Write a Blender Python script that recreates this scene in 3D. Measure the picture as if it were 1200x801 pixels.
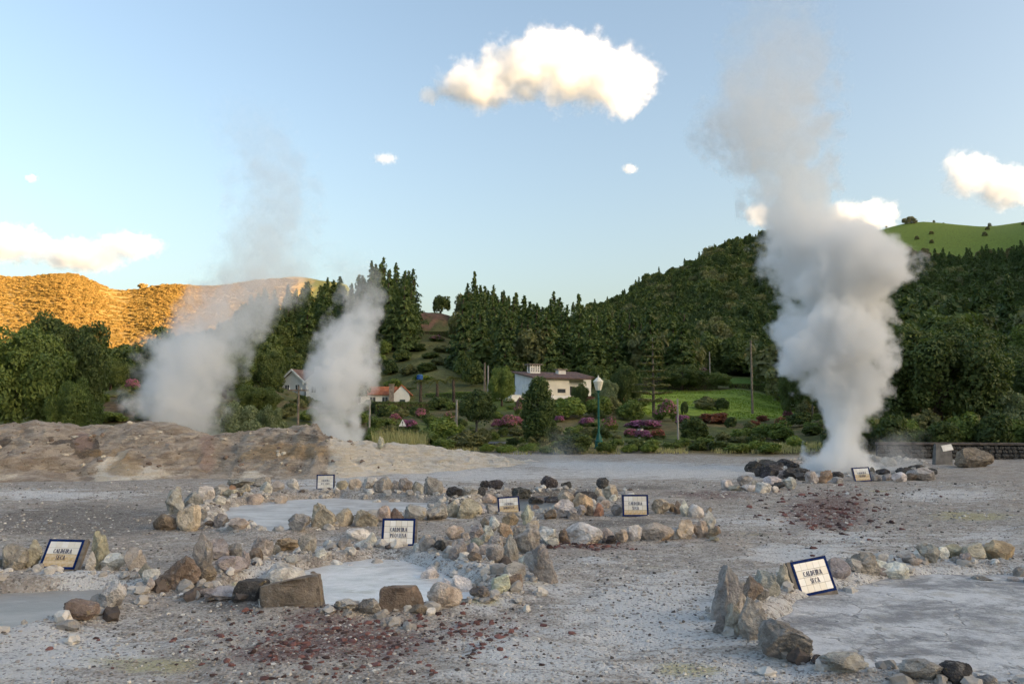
import bpy, math, random
import numpy as np

# ------------------------------------------------------------------ camera, sky, sun, exposure
scene = bpy.context.scene
for o in list(bpy.data.objects):
    bpy.data.objects.remove(o)
COL = scene.collection
FPX, CAM_H = 933.33, 2.4                      # focal length in photo pixels (1200 wide), eye height
PITCH = math.atan(88 / FPX)
CP, SP = math.cos(PITCH), math.sin(PITCH)

cam_data = bpy.data.cameras.new('camera')
cam_data.lens, cam_data.sensor_width = 28.0, 36.0
cam_data.clip_start, cam_data.clip_end = 0.1, 20000
cam = bpy.data.objects.new('camera', cam_data)
COL.objects.link(cam)
cam.location = (0, 0, CAM_H)
cam.rotation_euler = (math.pi / 2 + PITCH, 0, 0)
scene.camera = cam

SUN_EL, SUN_AZ = 9.5, 111.0                   # azimuth clockwise from +Y (the view direction)
world = bpy.data.worlds.new('World')
scene.world = world
world.use_nodes = True
wt = world.node_tree
wt.nodes.clear()
sky = wt.nodes.new('ShaderNodeTexSky')
sky.sky_type = 'NISHITA'
sky.sun_disc = False
sky.sun_elevation = math.radians(SUN_EL)
sky.sun_rotation = math.radians(SUN_AZ)
sky.altitude = 200
sky.air_density = 1.0
sky.dust_density = 6.0
sky.ozone_density = 0.75
bg = wt.nodes.new('ShaderNodeBackground')
bg.inputs['Strength'].default_value = 0.12
wo = wt.nodes.new('ShaderNodeOutputWorld')
wt.links.new(sky.outputs[0], bg.inputs[0])
wt.links.new(bg.outputs[0], wo.inputs[0])

sd = bpy.data.lights.new('sun', 'SUN')
sd.energy, sd.angle, sd.color = 5.0, math.radians(0.5), (1.0, 0.75, 0.51)
sun = bpy.data.objects.new('sun', sd)
COL.objects.link(sun)
_a, _e = math.radians(SUN_AZ), math.radians(SUN_EL)
sun_dir = (math.sin(_a) * math.cos(_e), math.cos(_a) * math.cos(_e), math.sin(_e))   # towards the sun
from mathutils import Vector
sun.rotation_euler = Vector(sun_dir).to_track_quat('Z', 'Y').to_euler()
sun.location = (200, -30, 200)

vs = scene.view_settings
vs.view_transform, vs.look, vs.exposure, vs.gamma = 'Standard', 'None', 1.95, 1.0
vs.use_curve_mapping = False
cy = scene.cycles
cy.max_bounces, cy.diffuse_bounces, cy.glossy_bounces = 8, 3, 2
cy.transmission_bounces, cy.volume_bounces, cy.transparent_max_bounces = 2, 8, 8
cy.volume_step_rate = 1.0
cy.volume_max_steps = 256
cy.use_denoising = True
cy.use_adaptive_sampling = True
cy.adaptive_threshold = 0.015
cy.sample_clamp_indirect = 6.0
scene.render.film_transparent = False

# ------------------------------------------------------------------ pixels of the photograph -> world
def at(px, py, Y):
    """point at depth Y seen at photo pixel (px, py)"""
    t = (400.5 - py) / FPX
    d = CP - t * SP
    return ((px - 600) / FPX / d * Y, Y, CAM_H + Y * (SP + t * CP) / d)

def E(py, Y):
    return at(600, py, Y)[2]

def gp0(px, py, z=0.0):
    t = (400.5 - py) / FPX
    d, u = CP - t * SP, SP + t * CP
    Y = (z - CAM_H) / u * d
    return ((px - 600) / FPX / d * Y, Y)

def proj(x, y, z):
    """world arrays -> photo pixels (for laying out stains at world positions)"""
    y = np.maximum(y, 0.5)
    f = y * CP + (z - CAM_H) * SP
    u = -y * SP + (z - CAM_H) * CP
    return 600 + FPX * x / f, 400.5 - FPX * u / f

# ------------------------------------------------------------------ numpy noise
def _h(ix, iy, iz, seed):
    n = (ix.astype(np.int64) * 374761393 + iy.astype(np.int64) * 668265263 + iz.astype(np.int64) * 1440662683 + seed * 974634521) & 0xffffffff
    n = ((n ^ (n >> 13)) * 1274126177) & 0xffffffff
    n = ((n ^ (n >> 16)) * 2246822519) & 0xffffffff
    return ((n ^ (n >> 15)) & 0xffffff) / float(0xffffff)

def vn2(x, y, seed=0):
    xi, yi = np.floor(x), np.floor(y)
    fx, fy = x - xi, y - yi
    fx, fy = fx * fx * (3 - 2 * fx), fy * fy * (3 - 2 * fy)
    z = np.zeros_like(xi)
    a, b = _h(xi, yi, z, seed), _h(xi + 1, yi, z, seed)
    c, d = _h(xi, yi + 1, z, seed), _h(xi + 1, yi + 1, z, seed)
    return (a + (b - a) * fx) * (1 - fy) + (c + (d - c) * fx) * fy

def fbm2(x, y, octv=4, seed=0):
    s, a, t = 0, 1.0, 0
    for k in range(octv):
        s = s + a * (vn2(x * 2 ** k + 17.3 * k, y * 2 ** k - 9.1 * k, seed + k) - 0.5)
        t += a
        a *= 0.5
    return s / t * 2          # about -1..1

def vn3(p, seed=0):
    i = np.floor(p)
    f = p - i
    f = f * f * (3 - 2 * f)
    r = 0
    for dx in (0, 1):
        for dy in (0, 1):
            for dz in (0, 1):
                w = (f[:, 0] if dx else 1 - f[:, 0]) * (f[:, 1] if dy else 1 - f[:, 1]) * (f[:, 2] if dz else 1 - f[:, 2])
                r = r + w * _h(i[:, 0] + dx, i[:, 1] + dy, i[:, 2] + dz, seed)
    return r

def fbm3(p, octv=4, seed=0):
    s, a, t = 0, 1.0, 0
    for k in range(octv):
        s = s + a * (vn3(p * 2 ** k + 11.7 * k, seed + k) - 0.5)
        t += a
        a *= 0.5
    return s / t * 2

def sst(x, a, b):
    t = np.clip((x - a) / (b - a), 0, 1)
    return t * t * (3 - 2 * t)

# ------------------------------------------------------------------ mesh / object helpers
def np_mesh(name, V, faces, smooth=False):
    """V (n,3); faces: an (m,k) index array or a list of such arrays"""
    if not isinstance(faces, list):
        faces = [faces]
    me = bpy.data.meshes.new(name)
    V = np.asarray(V, dtype=np.float32)
    me.vertices.add(len(V))
    me.vertices.foreach_set('co', V.ravel())
    idx, starts, off = [], [], 0
    for f in faces:
        f = np.asarray(f, dtype=np.int32)
        if len(f) == 0:
            continue
        k = f.shape[1]
        idx.append(f.ravel())
        starts.append(off + np.arange(len(f), dtype=np.int32) * k)
        off += f.size
    idx, starts = np.concatenate(idx), np.concatenate(starts)
    me.loops.add(len(idx))
    me.loops.foreach_set('vertex_index', idx)
    me.polygons.add(len(starts))
    me.polygons.foreach_set('loop_start', starts)
    me.update(calc_edges=True)
    me.validate()
    me.polygons.foreach_set('use_smooth', np.full(len(me.polygons), bool(smooth)))
    return me

def add_attr(me, name, arr):
    """per-vertex FLOAT_COLOR attribute (n,4)"""
    a = me.attributes.new(name, 'FLOAT_COLOR', 'POINT')
    a.data.foreach_set('color', np.asarray(arr, dtype=np.float32).ravel())

def link(name, me, mat=None, parent=None, loc=None, rot=None, scale=None):
    o = bpy.data.objects.new(name, me)
    COL.objects.link(o)
    if mat is not None and me is not None and len(me.materials) == 0:
        me.materials.append(mat)
    if parent is not None:
        o.parent = parent
    if loc is not None:
        o.location = loc
    if rot is not None:
        o.rotation_euler = rot
    if scale is not None:
        o.scale = scale
    return o

def tag(o, label, cat, group=None):
    o['label'] = label
    o['category'] = cat
    if group:
        o['group'] = group
    return o

def thing(name, label, cat, loc=(0, 0, 0), rotz=0.0, group=None, scale=None):
    o = link(name, None, loc=loc, rot=(0, 0, rotz), scale=scale)
    o.empty_display_size = 0.2
    return tag(o, label, cat, group)

def struct(o):
    o['kind'] = 'structure'
    return o

def stuff(o, label=None, cat=None):
    o['kind'] = 'stuff'
    if label:
        tag(o, label, cat)
    return o

class MB:
    """collects boxes, tubes and prisms into one mesh"""
    def __init__(s):
        s.V, s.F3, s.F4, s.n = [], [], [], 0
    def add(s, V, F):
        V, F = np.asarray(V, float), np.asarray(F, int)
        (s.F3 if F.shape[1] == 3 else s.F4).append(F + s.n)
        s.V.append(V)
        s.n += len(V)
    def box(s, x0, x1, y0, y1, z0, z1):
        V = [(x, y, z) for z in (z0, z1) for y in (y0, y1) for x in (x0, x1)]
        s.add(V, [(0, 2, 3, 1), (4, 5, 7, 6), (0, 1, 5, 4), (2, 6, 7, 3), (0, 4, 6, 2), (1, 3, 7, 5)])
        return s
    def hexa(s, V):
        s.add(V, [(0, 2, 3, 1), (4, 5, 7, 6), (0, 1, 5, 4), (2, 6, 7, 3), (0, 4, 6, 2), (1, 3, 7, 5)])
        return s
    def tube(s, pts, radii, n=8, caps=True):
        pts = np.asarray(pts, float)
        base = s.n
        ring = []
        for i, p in enumerate(pts):
            d = pts[min(i + 1, len(pts) - 1)] - pts[max(i - 1, 0)]
            d = d / (np.linalg.norm(d) + 1e-9)
            a = np.cross(d, (0.3, 1, 0.1) if abs(d[2]) > 0.5 else (0, 0, 1))
            a /= np.linalg.norm(a)
            b = np.cross(d, a)
            th = np.arange(n) / n * 2 * math.pi
            ring.append(p + radii[i] * (np.cos(th)[:, None] * a + np.sin(th)[:, None] * b))
        V = np.concatenate(ring)
        F = []
        for i in range(len(pts) - 1):
            for k in range(n):
                F.append((i * n + k, i * n + (k + 1) % n, (i + 1) * n + (k + 1) % n, (i + 1) * n + k))
        nn = len(V)
        if caps:
            V = np.vstack([V, pts[0], pts[-1]])
            T = [(nn, (k + 1) % n, k) for k in range(n)] + [(nn + 1, nn - n + k, nn - n + (k + 1) % n) for k in range(n)]
            s.F3.append(np.array(T) + base)
        s.F4.append(np.array(F) + base)
        s.V.append(V)
        s.n += len(V)
        return s
    def mesh(s, name, smooth=False):
        fs = []
        if s.F4:
            fs.append(np.concatenate(s.F4))
        if s.F3:
            fs.append(np.concatenate(s.F3))
        return np_mesh(name, np.concatenate(s.V), fs, smooth)
    def build(s, name, mat, parent=None, smooth=False, **k):
        return link(name, s.mesh(name, smooth), mat, parent, **k)

def copy_tree(o, parent=None):
    c = o.copy()
    COL.objects.link(c)
    c.parent = parent
    for ch in list(o.children):
        copy_tree(ch, c)
    return c

# ------------------------------------------------------------------ material helpers
class NT:
    def __init__(s, name, disp=None):
        s.mat = bpy.data.materials.new(name)
        s.mat.use_nodes = True
        s.t = s.mat.node_tree
        s.t.nodes.clear()
        s.out = s.t.nodes.new('ShaderNodeOutputMaterial')
    def n(s, typ, **kw):
        nd = s.t.nodes.new(typ)
        for k, v in kw.items():
            setattr(nd, k, v)
        return nd
    def set(s, sock, v):
        if hasattr(v, 'is_output'):
            s.t.links.new(v, sock)
        elif v is not None:
            if isinstance(v, (tuple, list)) and len(v) == 3 and sock.type == 'RGBA':
                v = (*v, 1)
            sock.default_value = v
    def coord(s, which='Object'):
        return s.n('ShaderNodeTexCoord').outputs[which]
    def noise(s, vec, scale, detail=4, rough=0.55, dist=0.0, col=False):
        nd = s.n('ShaderNodeTexNoise')
        s.set(nd.inputs['Vector'], vec)
        nd.inputs['Scale'].default_value = scale
        nd.inputs['Detail'].default_value = detail
        nd.inputs['Roughness'].default_value = rough
        nd.inputs['Distortion'].default_value = dist
        return nd.outputs['Color' if col else 'Fac']
    def voro(s, vec, scale, out='Distance', feature='F1'):
        nd = s.n('ShaderNodeTexVoronoi', feature=feature)
        s.set(nd.inputs['Vector'], vec)
        nd.inputs['Scale'].default_value = scale
        return nd.outputs[out]
    def mapping(s, vec, scale=(1, 1, 1), rot=(0, 0, 0)):
        nd = s.n('ShaderNodeMapping')
        s.set(nd.inputs['Vector'], vec)
        nd.inputs['Scale'].default_value = scale
        nd.inputs['Rotation'].default_value = rot
        return nd.outputs[0]
    def math(s, op, a, b=0.0, c=None, clamp=False):
        nd = s.n('ShaderNodeMath', operation=op, use_clamp=clamp)
        s.set(nd.inputs[0], a)
        s.set(nd.inputs[1], b)
        if c is not None:
            s.set(nd.inputs[2], c)
        return nd.outputs[0]
    def vmath(s, op, a, b=None, scale=None):
        nd = s.n('ShaderNodeVectorMath', operation=op)
        s.set(nd.inputs[0], a)
        if b is not None:
            s.set(nd.inputs[1], b)
        if scale is not None:
            s.set(nd.inputs['Scale'], scale)
        return nd.outputs['Value' if op in ('LENGTH', 'DOT_PRODUCT', 'DISTANCE') else 'Vector']
    def smooth(s, x, a, b, lo=0.0, hi=1.0):
        nd = s.n('ShaderNodeMapRange', interpolation_type='SMOOTHSTEP')
        s.set(nd.inputs[0], x)
        for i, v in enumerate((a, b, lo, hi)):
            nd.inputs[1 + i].default_value = v
        return nd.outputs[0]
    def mix(s, f, a, b, blend='MIX'):
        nd = s.n('ShaderNodeMix', data_type='RGBA', blend_type=blend)
        s.set(nd.inputs[0], f)
        s.set(nd.inputs[6], a)
        s.set(nd.inputs[7], b)
        return nd.outputs[2]
    def attr(s, name):
        return s.n('ShaderNodeAttribute', attribute_name=name)
    def sep(s, c):
        nd = s.n('ShaderNodeSeparateColor')
        s.set(nd.inputs[0], c)
        return nd.outputs
    def sepxyz(s, c):
        nd = s.n('ShaderNodeSeparateXYZ')
        s.set(nd.inputs[0], c)
        return nd.outputs
    def bump(s, h, dist=0.02, strength=1.0):
        nd = s.n('ShaderNodeBump')
        s.set(nd.inputs['Height'], h)
        nd.inputs['Distance'].default_value = dist
        nd.inputs['Strength'].default_value = strength
        return nd.outputs[0]
    def principled(s, color, rough=0.8, normal=None, spec=0.3, metallic=0.0):
        nd = s.n('ShaderNodeBsdfPrincipled')
        s.set(nd.inputs['Base Color'], color)
        s.set(nd.inputs['Roughness'], rough)
        nd.inputs['Specular IOR Level'].default_value = spec
        nd.inputs['Metallic'].default_value = metallic
        if normal is not None:
            s.set(nd.inputs['Normal'], normal)
        s.t.links.new(nd.outputs[0], s.out.inputs['Surface'])
        return s.mat

def plain(name, col, rough=0.7, var=0.15, scale=3.0, bump=0.0, spec=0.3):
    """painted / plastered surface with slight mottling"""
    s = NT(name)
    P = s.coord()
    n = s.noise(P, scale, 6)
    dark = tuple(c * (1 - var) for c in col)
    lite = tuple(min(1, c * (1 + var)) for c in col)
    c = s.mix(s.smooth(n, 0.3, 0.7), dark, lite)
    return s.principled(c, rough, s.bump(n, bump) if bump else None, spec)

# ------------------------------------------------------------------ terrain height
def _prof(px, pts):
    return (math.degrees(math.atan((px - 600) / FPX)), [p[0] for p in pts], [p[1] for p in pts])

def _pp(px, *pts):
    """pts: (Y, py or None, z) ; profile along the column px, distances turned into range"""
    th = math.atan((px - 600) / FPX)
    out = []
    for Y, py in pts:
        z = E(py, Y) if py > 20 else py          # values above 20 are photo rows, others heights in metres
        out.append((Y / math.cos(th), z))
    return _prof(px, out)

PROFS = [
    (-180, [0, 40, 100, 300, 500, 900, 3000], [0, 0, 3, 40, 90, 120, 120]),
    (-90, [0, 40, 100, 400, 900, 3000], [0, 0, 5, 50, 150, 120]),
    (-60, [0, 40, 100, 500, 1100, 3000], [0, 0.3, 4, 36, 185, 120]),
    _pp(0, (0, 0), (40, 0.4), (60, 2.0), (120, 5), (500, 436), (1000, 320), (1400, 345), (3000, 420)),
    _pp(75, (0, 0), (40, 0.4), (60, 2.4), (120, 6), (500, 436), (1000, 317), (1400, 345), (3000, 420)),
    _pp(135, (0, 0), (42, 0.3), (60, 484), (75, 456), (120, 6), (500, 438), (1050, 337), (1400, 360), (3000, 420)),
    _pp(200, (0, 0), (42, 0.2), (60, 488), (80, 460), (130, 8), (500, 438), (1120, 326), (1500, 345), (3000, 420)),
    _pp(300, (0, 0), (45, 0.2), (60, 500), (85, 468), (150, 440), (255, 392), (330, 400), (700, 420), (1250, 325), (1600, 345), (3000, 420)),
    _pp(400, (0, 0), (46, 0.2), (60, 508), (90, 478), (130, 476), (160, 452), (262, 366), (330, 385), (1000, 400), (1250, 330), (3000, 420)),
    _pp(450, (0, 0), (46, 0.1), (60, 514), (90, 484), (130, 474), (160, 445), (262, 368), (320, 380), (1000, 400), (3000, 420)),
    _pp(515, (0, 0), (48, 0.0), (60, 516), (90, 488), (130, 465), (150, 442), (215, 396), (255, 366), (300, 372), (600, 400), (3000, 420)),
    _pp(570, (0, 0), (49, 0.0), (60, 519), (80, 494), (115, 467), (150, 448), (255, 388), (310, 398), (600, 410), (3000, 420)),
    _pp(640, (0, 0), (49, 0.0), (60, 519), (80, 494), (115, 466), (150, 450), (245, 405), (300, 412), (600, 420), (3000, 430)),
    _pp(700, (0, 0), (49, 0.0), (60, 519), (80, 492), (115, 467), (150, 452), (240, 421), (290, 420), (450, 371), (560, 380), (3000, 430)),
    _pp(780, (0, 0), (49, 0.0), (58, 520), (80, 496), (100, 485), (135, 456), (160, 450), (230, 428), (300, 410), (480, 334), (600, 345), (3000, 430)),
    _pp(860, (0, 0), (49, 0.0), (58, 520), (78, 503), (95, 490), (130, 459), (160, 450), (220, 428), (300, 385), (485, 298), (620, 320), (3000, 430)),
    _pp(920, (0, 0), (48, 0.0), (58, 521), (78, 503), (95, 490), (120, 474), (170, 450), (220, 428), (300, 380), (490, 284), (620, 300), (3000, 430)),
    _pp(1000, (0, 0), (47, 0.1), (60, 512), (100, 468), (200, 410), (350, 348), (450, 308), (560, 276), (700, 290), (3000, 430)),
    _pp(1070, (0, 0), (46, 0.15), (60, 510), (100, 462), (200, 402), (350, 342), (450, 306), (600, 268), (800, 290), (3000, 430)),
    _pp(1200, (0, 0), (46, 0.2), (60, 508), (100, 455), (200, 395), (350, 334), (450, 302), (620, 263), (800, 280), (3000, 430)),
    (45, [0, 45, 100, 200, 300, 420, 650, 1200, 3000], [0, 0.3, 9, 45, 90, 135, 182, 200, 170]),
    (60, [0, 45, 100, 200, 300, 420, 650, 1200, 3000], [0, 0.3, 8, 44, 98, 166, 180, 170, 150]),
    (90, [0, 45, 80, 150, 250, 400, 700, 3000], [0, 0.3, 3, 22, 68, 140, 150, 140]),
    (125, [0, 45, 80, 150, 250, 400, 700, 3000], [0, 0.3, 3, 18, 50, 95, 115, 120]),
    (180, [0, 40, 100, 300, 500, 900, 3000], [0, 0, 3, 40, 90, 120, 120]),
]
def _flat(p):
    """the plateau stays level out to 38 m"""
    d = np.array(sorted(set([0.0, 38.0] + [v for v in p[1] if v > 38])))
    z = np.interp(d, p[1], p[2])
    z[:2] = 0
    return (p[0], d, z)
PROFS = [_flat(p) for p in PROFS]
_TH = np.array([p[0] for p in PROFS])

# pools: outlines in photo pixels, laid on the plateau
POOLS_PX = {
    'A': [(250, 690), (300, 672), (345, 662), (395, 652), (440, 648), (480, 648), (512, 662), (548, 674), (572, 686), (556, 700), (520, 709), (470, 712), (420, 716), (376, 718), (350, 708), (300, 700)],
    'B': [(-160, 690), (-60, 684), (20, 683), (100, 680), (160, 680), (186, 690), (150, 702), (118, 716), (70, 733), (-20, 752), (-160, 775)],
    'C': [(893, 722), (905, 702), (945, 690), (990, 680), (1050, 668), (1120, 665), (1200, 667), (1290, 676), (1360, 705), (1340, 760), (1250, 800), (1150, 800), (1090, 792), (1010, 785), (950, 765), (905, 742)],
    'D': [(236, 604), (262, 590), (300, 585), (345, 581), (400, 579), (460, 582), (520, 586), (512, 594), (470, 602), (430, 606), (385, 612), (355, 617), (318, 626), (285, 615), (250, 611)],
    'E': [(556, 588), (575, 580), (620, 577), (680, 577), (726, 580), (712, 590), (660, 596), (640, 601), (600, 604), (566, 600)],
    'G': [(908, 551), (925, 543), (960, 538), (1010, 537), (1055, 541), (1075, 549), (1050, 555), (1000, 557), (950, 557)],
}
POOLS = {k: np.array([gp0(*q) for q in v]) for k, v in POOLS_PX.items()}

POOL_IN = {'A': 0.12, 'B': 0.25, 'C': 0.22, 'D': 0.2, 'E': 0.1, 'G': 0.15}     # how far the shore lies inside the outline
def poly_sd(P, x, y):
    """signed distance to polygon, negative inside (vectorised)"""
    d = np.full(x.shape, 1e9)
    inside = np.zeros(x.shape, bool)
    n = len(P)
    for i in range(n):
        ax, ay = P[i]
        bx, by = P[(i + 1) % n]
        ex, ey = bx - ax, by - ay
        t = np.clip(((x - ax) * ex + (y - ay) * ey) / (ex * ex + ey * ey), 0, 1)
        d = np.minimum(d, np.hypot(x - ax - t * ex, y - ay - t * ey))
        c = ((ay > y) != (by > y)) & (x < (bx - ax) * (y - ay) / (by - ay + 1e-12) + ax)
        inside ^= c
    return np.where(inside, -d, d)

def hz(x, y):
    x, y = np.asarray(x, float), np.asarray(y, float)
    shp = x.shape
    x, y = x.ravel(), y.ravel()
    r = np.hypot(x, y)
    th = np.degrees(np.arctan2(x, y))
    k = np.clip(np.searchsorted(_TH, th) - 1, 0, len(PROFS) - 2)
    f = (th - _TH[k]) / (_TH[k + 1] - _TH[k])
    f = f * f * (3 - 2 * f)
    z = np.zeros_like(x)
    for i, p in enumerate(PROFS):
        w = np.where(k == i, 1 - f, 0) + np.where(k + 1 == i, f, 0)
        m = w > 0
        if m.any():
            z[m] += w[m] * np.interp(r[m], p[1], p[2])
    far = sst(r, 60, 250)
    vfar = sst(r, 320, 520)
    z = z + far * (0.018 * r * (fbm2(x / 90, y / 90, 4, 3) * (1 - vfar) + vfar * fbm2(x / 170, y / 170, 2, 3)) + 1.2 * (1 - vfar) * fbm2(x / 14, y / 14, 3, 8))
    mid = sst(r, 48, 70) * (1 - far)
    z = z + mid * 0.35 * fbm2(x / 6, y / 6, 4, 21)
    near = 1 - sst(r, 40, 70)
    if (near > 0).any():
        m = near > 0
        xm, ym = x[m], y[m]
        d = 0.10 * fbm2(xm / 3.1, ym / 3.1, 3, 5) + 0.05 * fbm2(xm / 0.8, ym / 0.8, 3, 11) + 0.022 * fbm2(xm / 0.25, ym / 0.25, 2, 31)
        for key, P in POOLS.items():
            lo, hi = P.min(0) - 1.5, P.max(0) + 1.5
            b = (xm > lo[0]) & (xm < hi[0]) & (ym > lo[1]) & (ym < hi[1])
            if not b.any():
                continue
            sd_ = poly_sd(P, xm[b], ym[b]) + POOL_IN[key]
            sd_ = sd_ + 0.20 * fbm2(xm[b] / 0.8, ym[b] / 0.8, 4, 41)
            rim = np.exp(-((sd_ - 0.45) / 0.35) ** 2) * (0.03 if key in 'H' else 0.09)
            ins = sst(-sd_, -0.22, 0.16)
            db = d[b]
            d[b] = (db + rim) * (1 - ins) + ins * (-0.16)
        z[m] += near[m] * d
    return z.reshape(shp)

def gp(px, py):
    """photo pixel -> point on the plateau"""
    z = 0.0
    for _ in range(3):
        x, y = gp0(px, py, z)
        z = float(hz(np.array([x]), np.array([y]))[0])
    return x, y, z

def gz(x, y):
    return float(hz(np.array([x]), np.array([y]))[0])

def at_ground(px, py, Y):
    """column px at depth Y, height from the terrain"""
    x = at(px, py, Y)[0]
    return x, Y, gz(x, Y)

# ------------------------------------------------------------------ ground sheet
def grow(start, step, g, end):
    out, s, v = [], step, start
    while v < end:
        s *= g
        v += s
        out.append(v)
    return out

xs = list(np.arange(-10.5, 10.5001, 0.075))
xr = grow(10.5, 0.075, 1.042, 2600)
xs = [-v for v in xr[::-1]] + xs + xr
ys = list(np.arange(3.5, 27.0, 0.075))
ys = [-v for v in grow(-3.5, 0.075, 1.09, 1500)[::-1]] + ys + grow(ys[-1], 0.075, 1.038, 2900)
gx, gy = np.meshgrid(np.array(xs), np.array(ys))
gzv = hz(gx, gy)
nyy, nxx = gx.shape
ii = np.arange(nyy * nxx).reshape(nyy, nxx)
quads = np.stack([ii[:-1, :-1], ii[:-1, 1:], ii[1:, 1:], ii[1:, :-1]], -1).reshape(-1, 4)
GX, GY, GZ = gx.ravel(), gy.ravel(), gzv.ravel()
me = np_mesh('ground', np.stack([GX, GY, GZ], 1), quads, smooth=True)

PX, PY = proj(GX, GY, np.zeros_like(GX))
def ell(cx, cy, rx, ry, amp=1.0, soft=1.0):
    return amp * np.exp(-(((PX - cx) / rx) ** 2 + ((PY - cy) / ry) ** 2) * soft)
def blobs(lst):
    m = np.zeros_like(GX)
    for b in lst:
        m = np.maximum(m, ell(*b))
    return m * (GY > 2)
plate = (1 - sst(np.hypot(GX, GY), 46, 54)) * (GY > 2)
mask = np.zeros((len(GX), 4), np.float32)
mask[:, 0] = blobs([(760, 720, 110, 50, .75), (640, 770, 130, 40, .6), (60, 770, 130, 35, .8), (940, 650, 70, 14, .7), (1080, 720, 190, 70, .8), (860, 790, 120, 25, .7),
                    (500, 668, 80, 22, .6), (800, 552, 190, 9, .75), (420, 566, 130, 8, .6), (60, 578, 120, 5, .6), (560, 556, 120, 8, .7), (330, 672, 60, 10, .7),
                    (1110, 580, 80, 9, .5), (890, 610, 60, 10, .45), (640, 690, 60, 14, .6), (100, 682, 60, 6, .7), (560, 715, 40, 8, .6), (700, 660, 60, 8, .35), (1150, 630, 80, 14, .45),
                    (520, 600, 60, 7, .6), (400, 640, 60, 8, .6), (300, 600, 50, 8, .6), (720, 545, 110, 5, .8), (1000, 630, 90, 12, .4)])
mask[:, 1] = blobs([(410, 752, 130, 36, .8), (330, 775, 80, 22, .7), (970, 598, 58, 24, 1.0), (830, 580, 80, 8, .75), (690, 642, 70, 7, .75), (560, 740, 60, 18, .45),
                    (815, 630, 40, 8, .5), (600, 726, 60, 10, .4), (230, 790, 80, 14, .35)])
mask[:, 2] = blobs([(170, 785, 100, 14, .8), (810, 785, 60, 14, .75), (1140, 604, 70, 9, .8), (760, 665, 50, 6, .5), (1030, 575, 25, 3, .7), (560, 712, 40, 6, .6),
                    (880, 628, 40, 4, .55), (620, 690, 30, 10, .5), (100, 760, 60, 8, .5), (215, 612, 30, 6, .6), (480, 664, 30, 3, .5)])
mask[:, 3] = blobs([(100, 610, 160, 26, .9), (290, 715, 110, 16, .7), (730, 612, 90, 7, .8), (640, 580, 90, 10, .8), (1100, 560, 120, 8, .5), (250, 580, 120, 6, .5),
                    (780, 655, 70, 7, .5), (380, 790, 160, 20, .4), (760, 570, 60, 4, .7), (250, 625, 60, 10, .5), (1000, 560, 90, 10, .5)])
add_attr(me, 'mask', mask * plate[:, None])
# vegetation: rgb colour and how much of it covers the mineral ground
n1, n2 = fbm2(GX / 7, GY / 7, 4, 51), fbm2(GX / 1.7, GY / 1.7, 3, 57)
PXT, PYT = proj(GX, GY, GZ)
R = np.hypot(GX, GY)
veg = np.zeros((len(GX), 4), np.float32)
def lay(col, m):
    veg[:, :3] = veg[:, :3] * (1 - m[:, None]) + np.array(col)[None] * m[:, None]
lay((0.09, 0.10, 0.035), np.ones(len(GX)))
lay((0.17, 0.135, 0.065), sst(n1 + 0.5 * n2, -0.05, 0.35) * (R < 140))
lay((0.12, 0.15, 0.035), sst(-n1 + 0.4 * n2, 0.1, 0.4) * (R < 140))
def band(x, a, b, s):
    return sst(x, a - s, a + s) * (1 - sst(x, b - s, b + s))
lay((0.24, 0.32, 0.045), band(PXT, 752, 932, 8) * band(GY, 93, 134, 3))                     # meadow
lay((0.09, 0.17, 0.022), band(PXT, 850, 900, 8) * band(GY, 150, 185, 6))
lay((0.09, 0.13, 0.022), band(PXT, 545, 615, 6) * band(GY, 92, 112, 3))                      # lawn by the white house
lay((0.20, 0.11, 0.075), band(PXT, 488, 532, 5) * band(GY, 228, 262, 6) * sst(n2 + n1, -0.5, 0.2))                     # bare clearing
lay((0.16, 0.10, 0.055), band(PXT, 70, 170, 12) * band(GY, 52, 80, 3) * sst(n2, -0.3, 0.3))  # reddish bank
lay((0.21, 0.195, 0.07), band(PXT, 430, 535, 8) * band(GY, 150, 228, 6) * sst(n1, -0.2, 0.3))
lay((0.15, 0.21, 0.03), band(PXT, 1000, 1700, 20) * sst(GZ, 84, 94) * (GY > 300))          # pasture on the hill
lay((0.34, 0.22, 0.065), (GY > 480) * (PXT < 360))                                          # far hill, orange of the low sun put into the ground colour
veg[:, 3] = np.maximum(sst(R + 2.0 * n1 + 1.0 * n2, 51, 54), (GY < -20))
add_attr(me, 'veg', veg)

s = NT('mineral_ground')
P = s.coord()
nA, nB, nC = s.noise(P, 0.55, 6, 0.6), s.noise(P, 3.5, 6, 0.6), s.noise(P, 22, 6, 0.65)
nS = s.noise(s.mapping(P, (0.6, 1.9, 1)), 1.6, 7, 0.6, 0.8)
vcol = s.voro(P, 34, 'Color')
vr = s.sep(vcol)
vdist = s.voro(P, 34)
mk = s.attr('mask')
m = s.sep(mk.outputs['Color'])
t = s.math('ADD', s.math('MULTIPLY', nB, 0.5), s.math('MULTIPLY', nC, 0.5))
c = s.mix(s.smooth(t, 0.36, 0.62), (0.215, 0.19, 0.165), (0.51, 0.47, 0.425))
c = s.mix(s.math('MULTIPLY', s.smooth(nA, 0.42, 0.62), 0.45), c, (0.31, 0.265, 0.225))
def stain(c, f, col, lo=0.38, hi=0.62, k1=0.7, k2=0.5, amt=0.9):
    v = s.math('ADD', f, s.math('ADD', s.math('MULTIPLY', s.math('SUBTRACT', nS, 0.5), k1), s.math('MULTIPLY', s.math('SUBTRACT', nC, 0.5), k2)))
    return s.mix(s.math('MULTIPLY', s.smooth(v, lo, hi), amt), c, col)
c = stain(c, mk.outputs['Alpha'], (0.125, 0.112, 0.10), amt=0.65)
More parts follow.
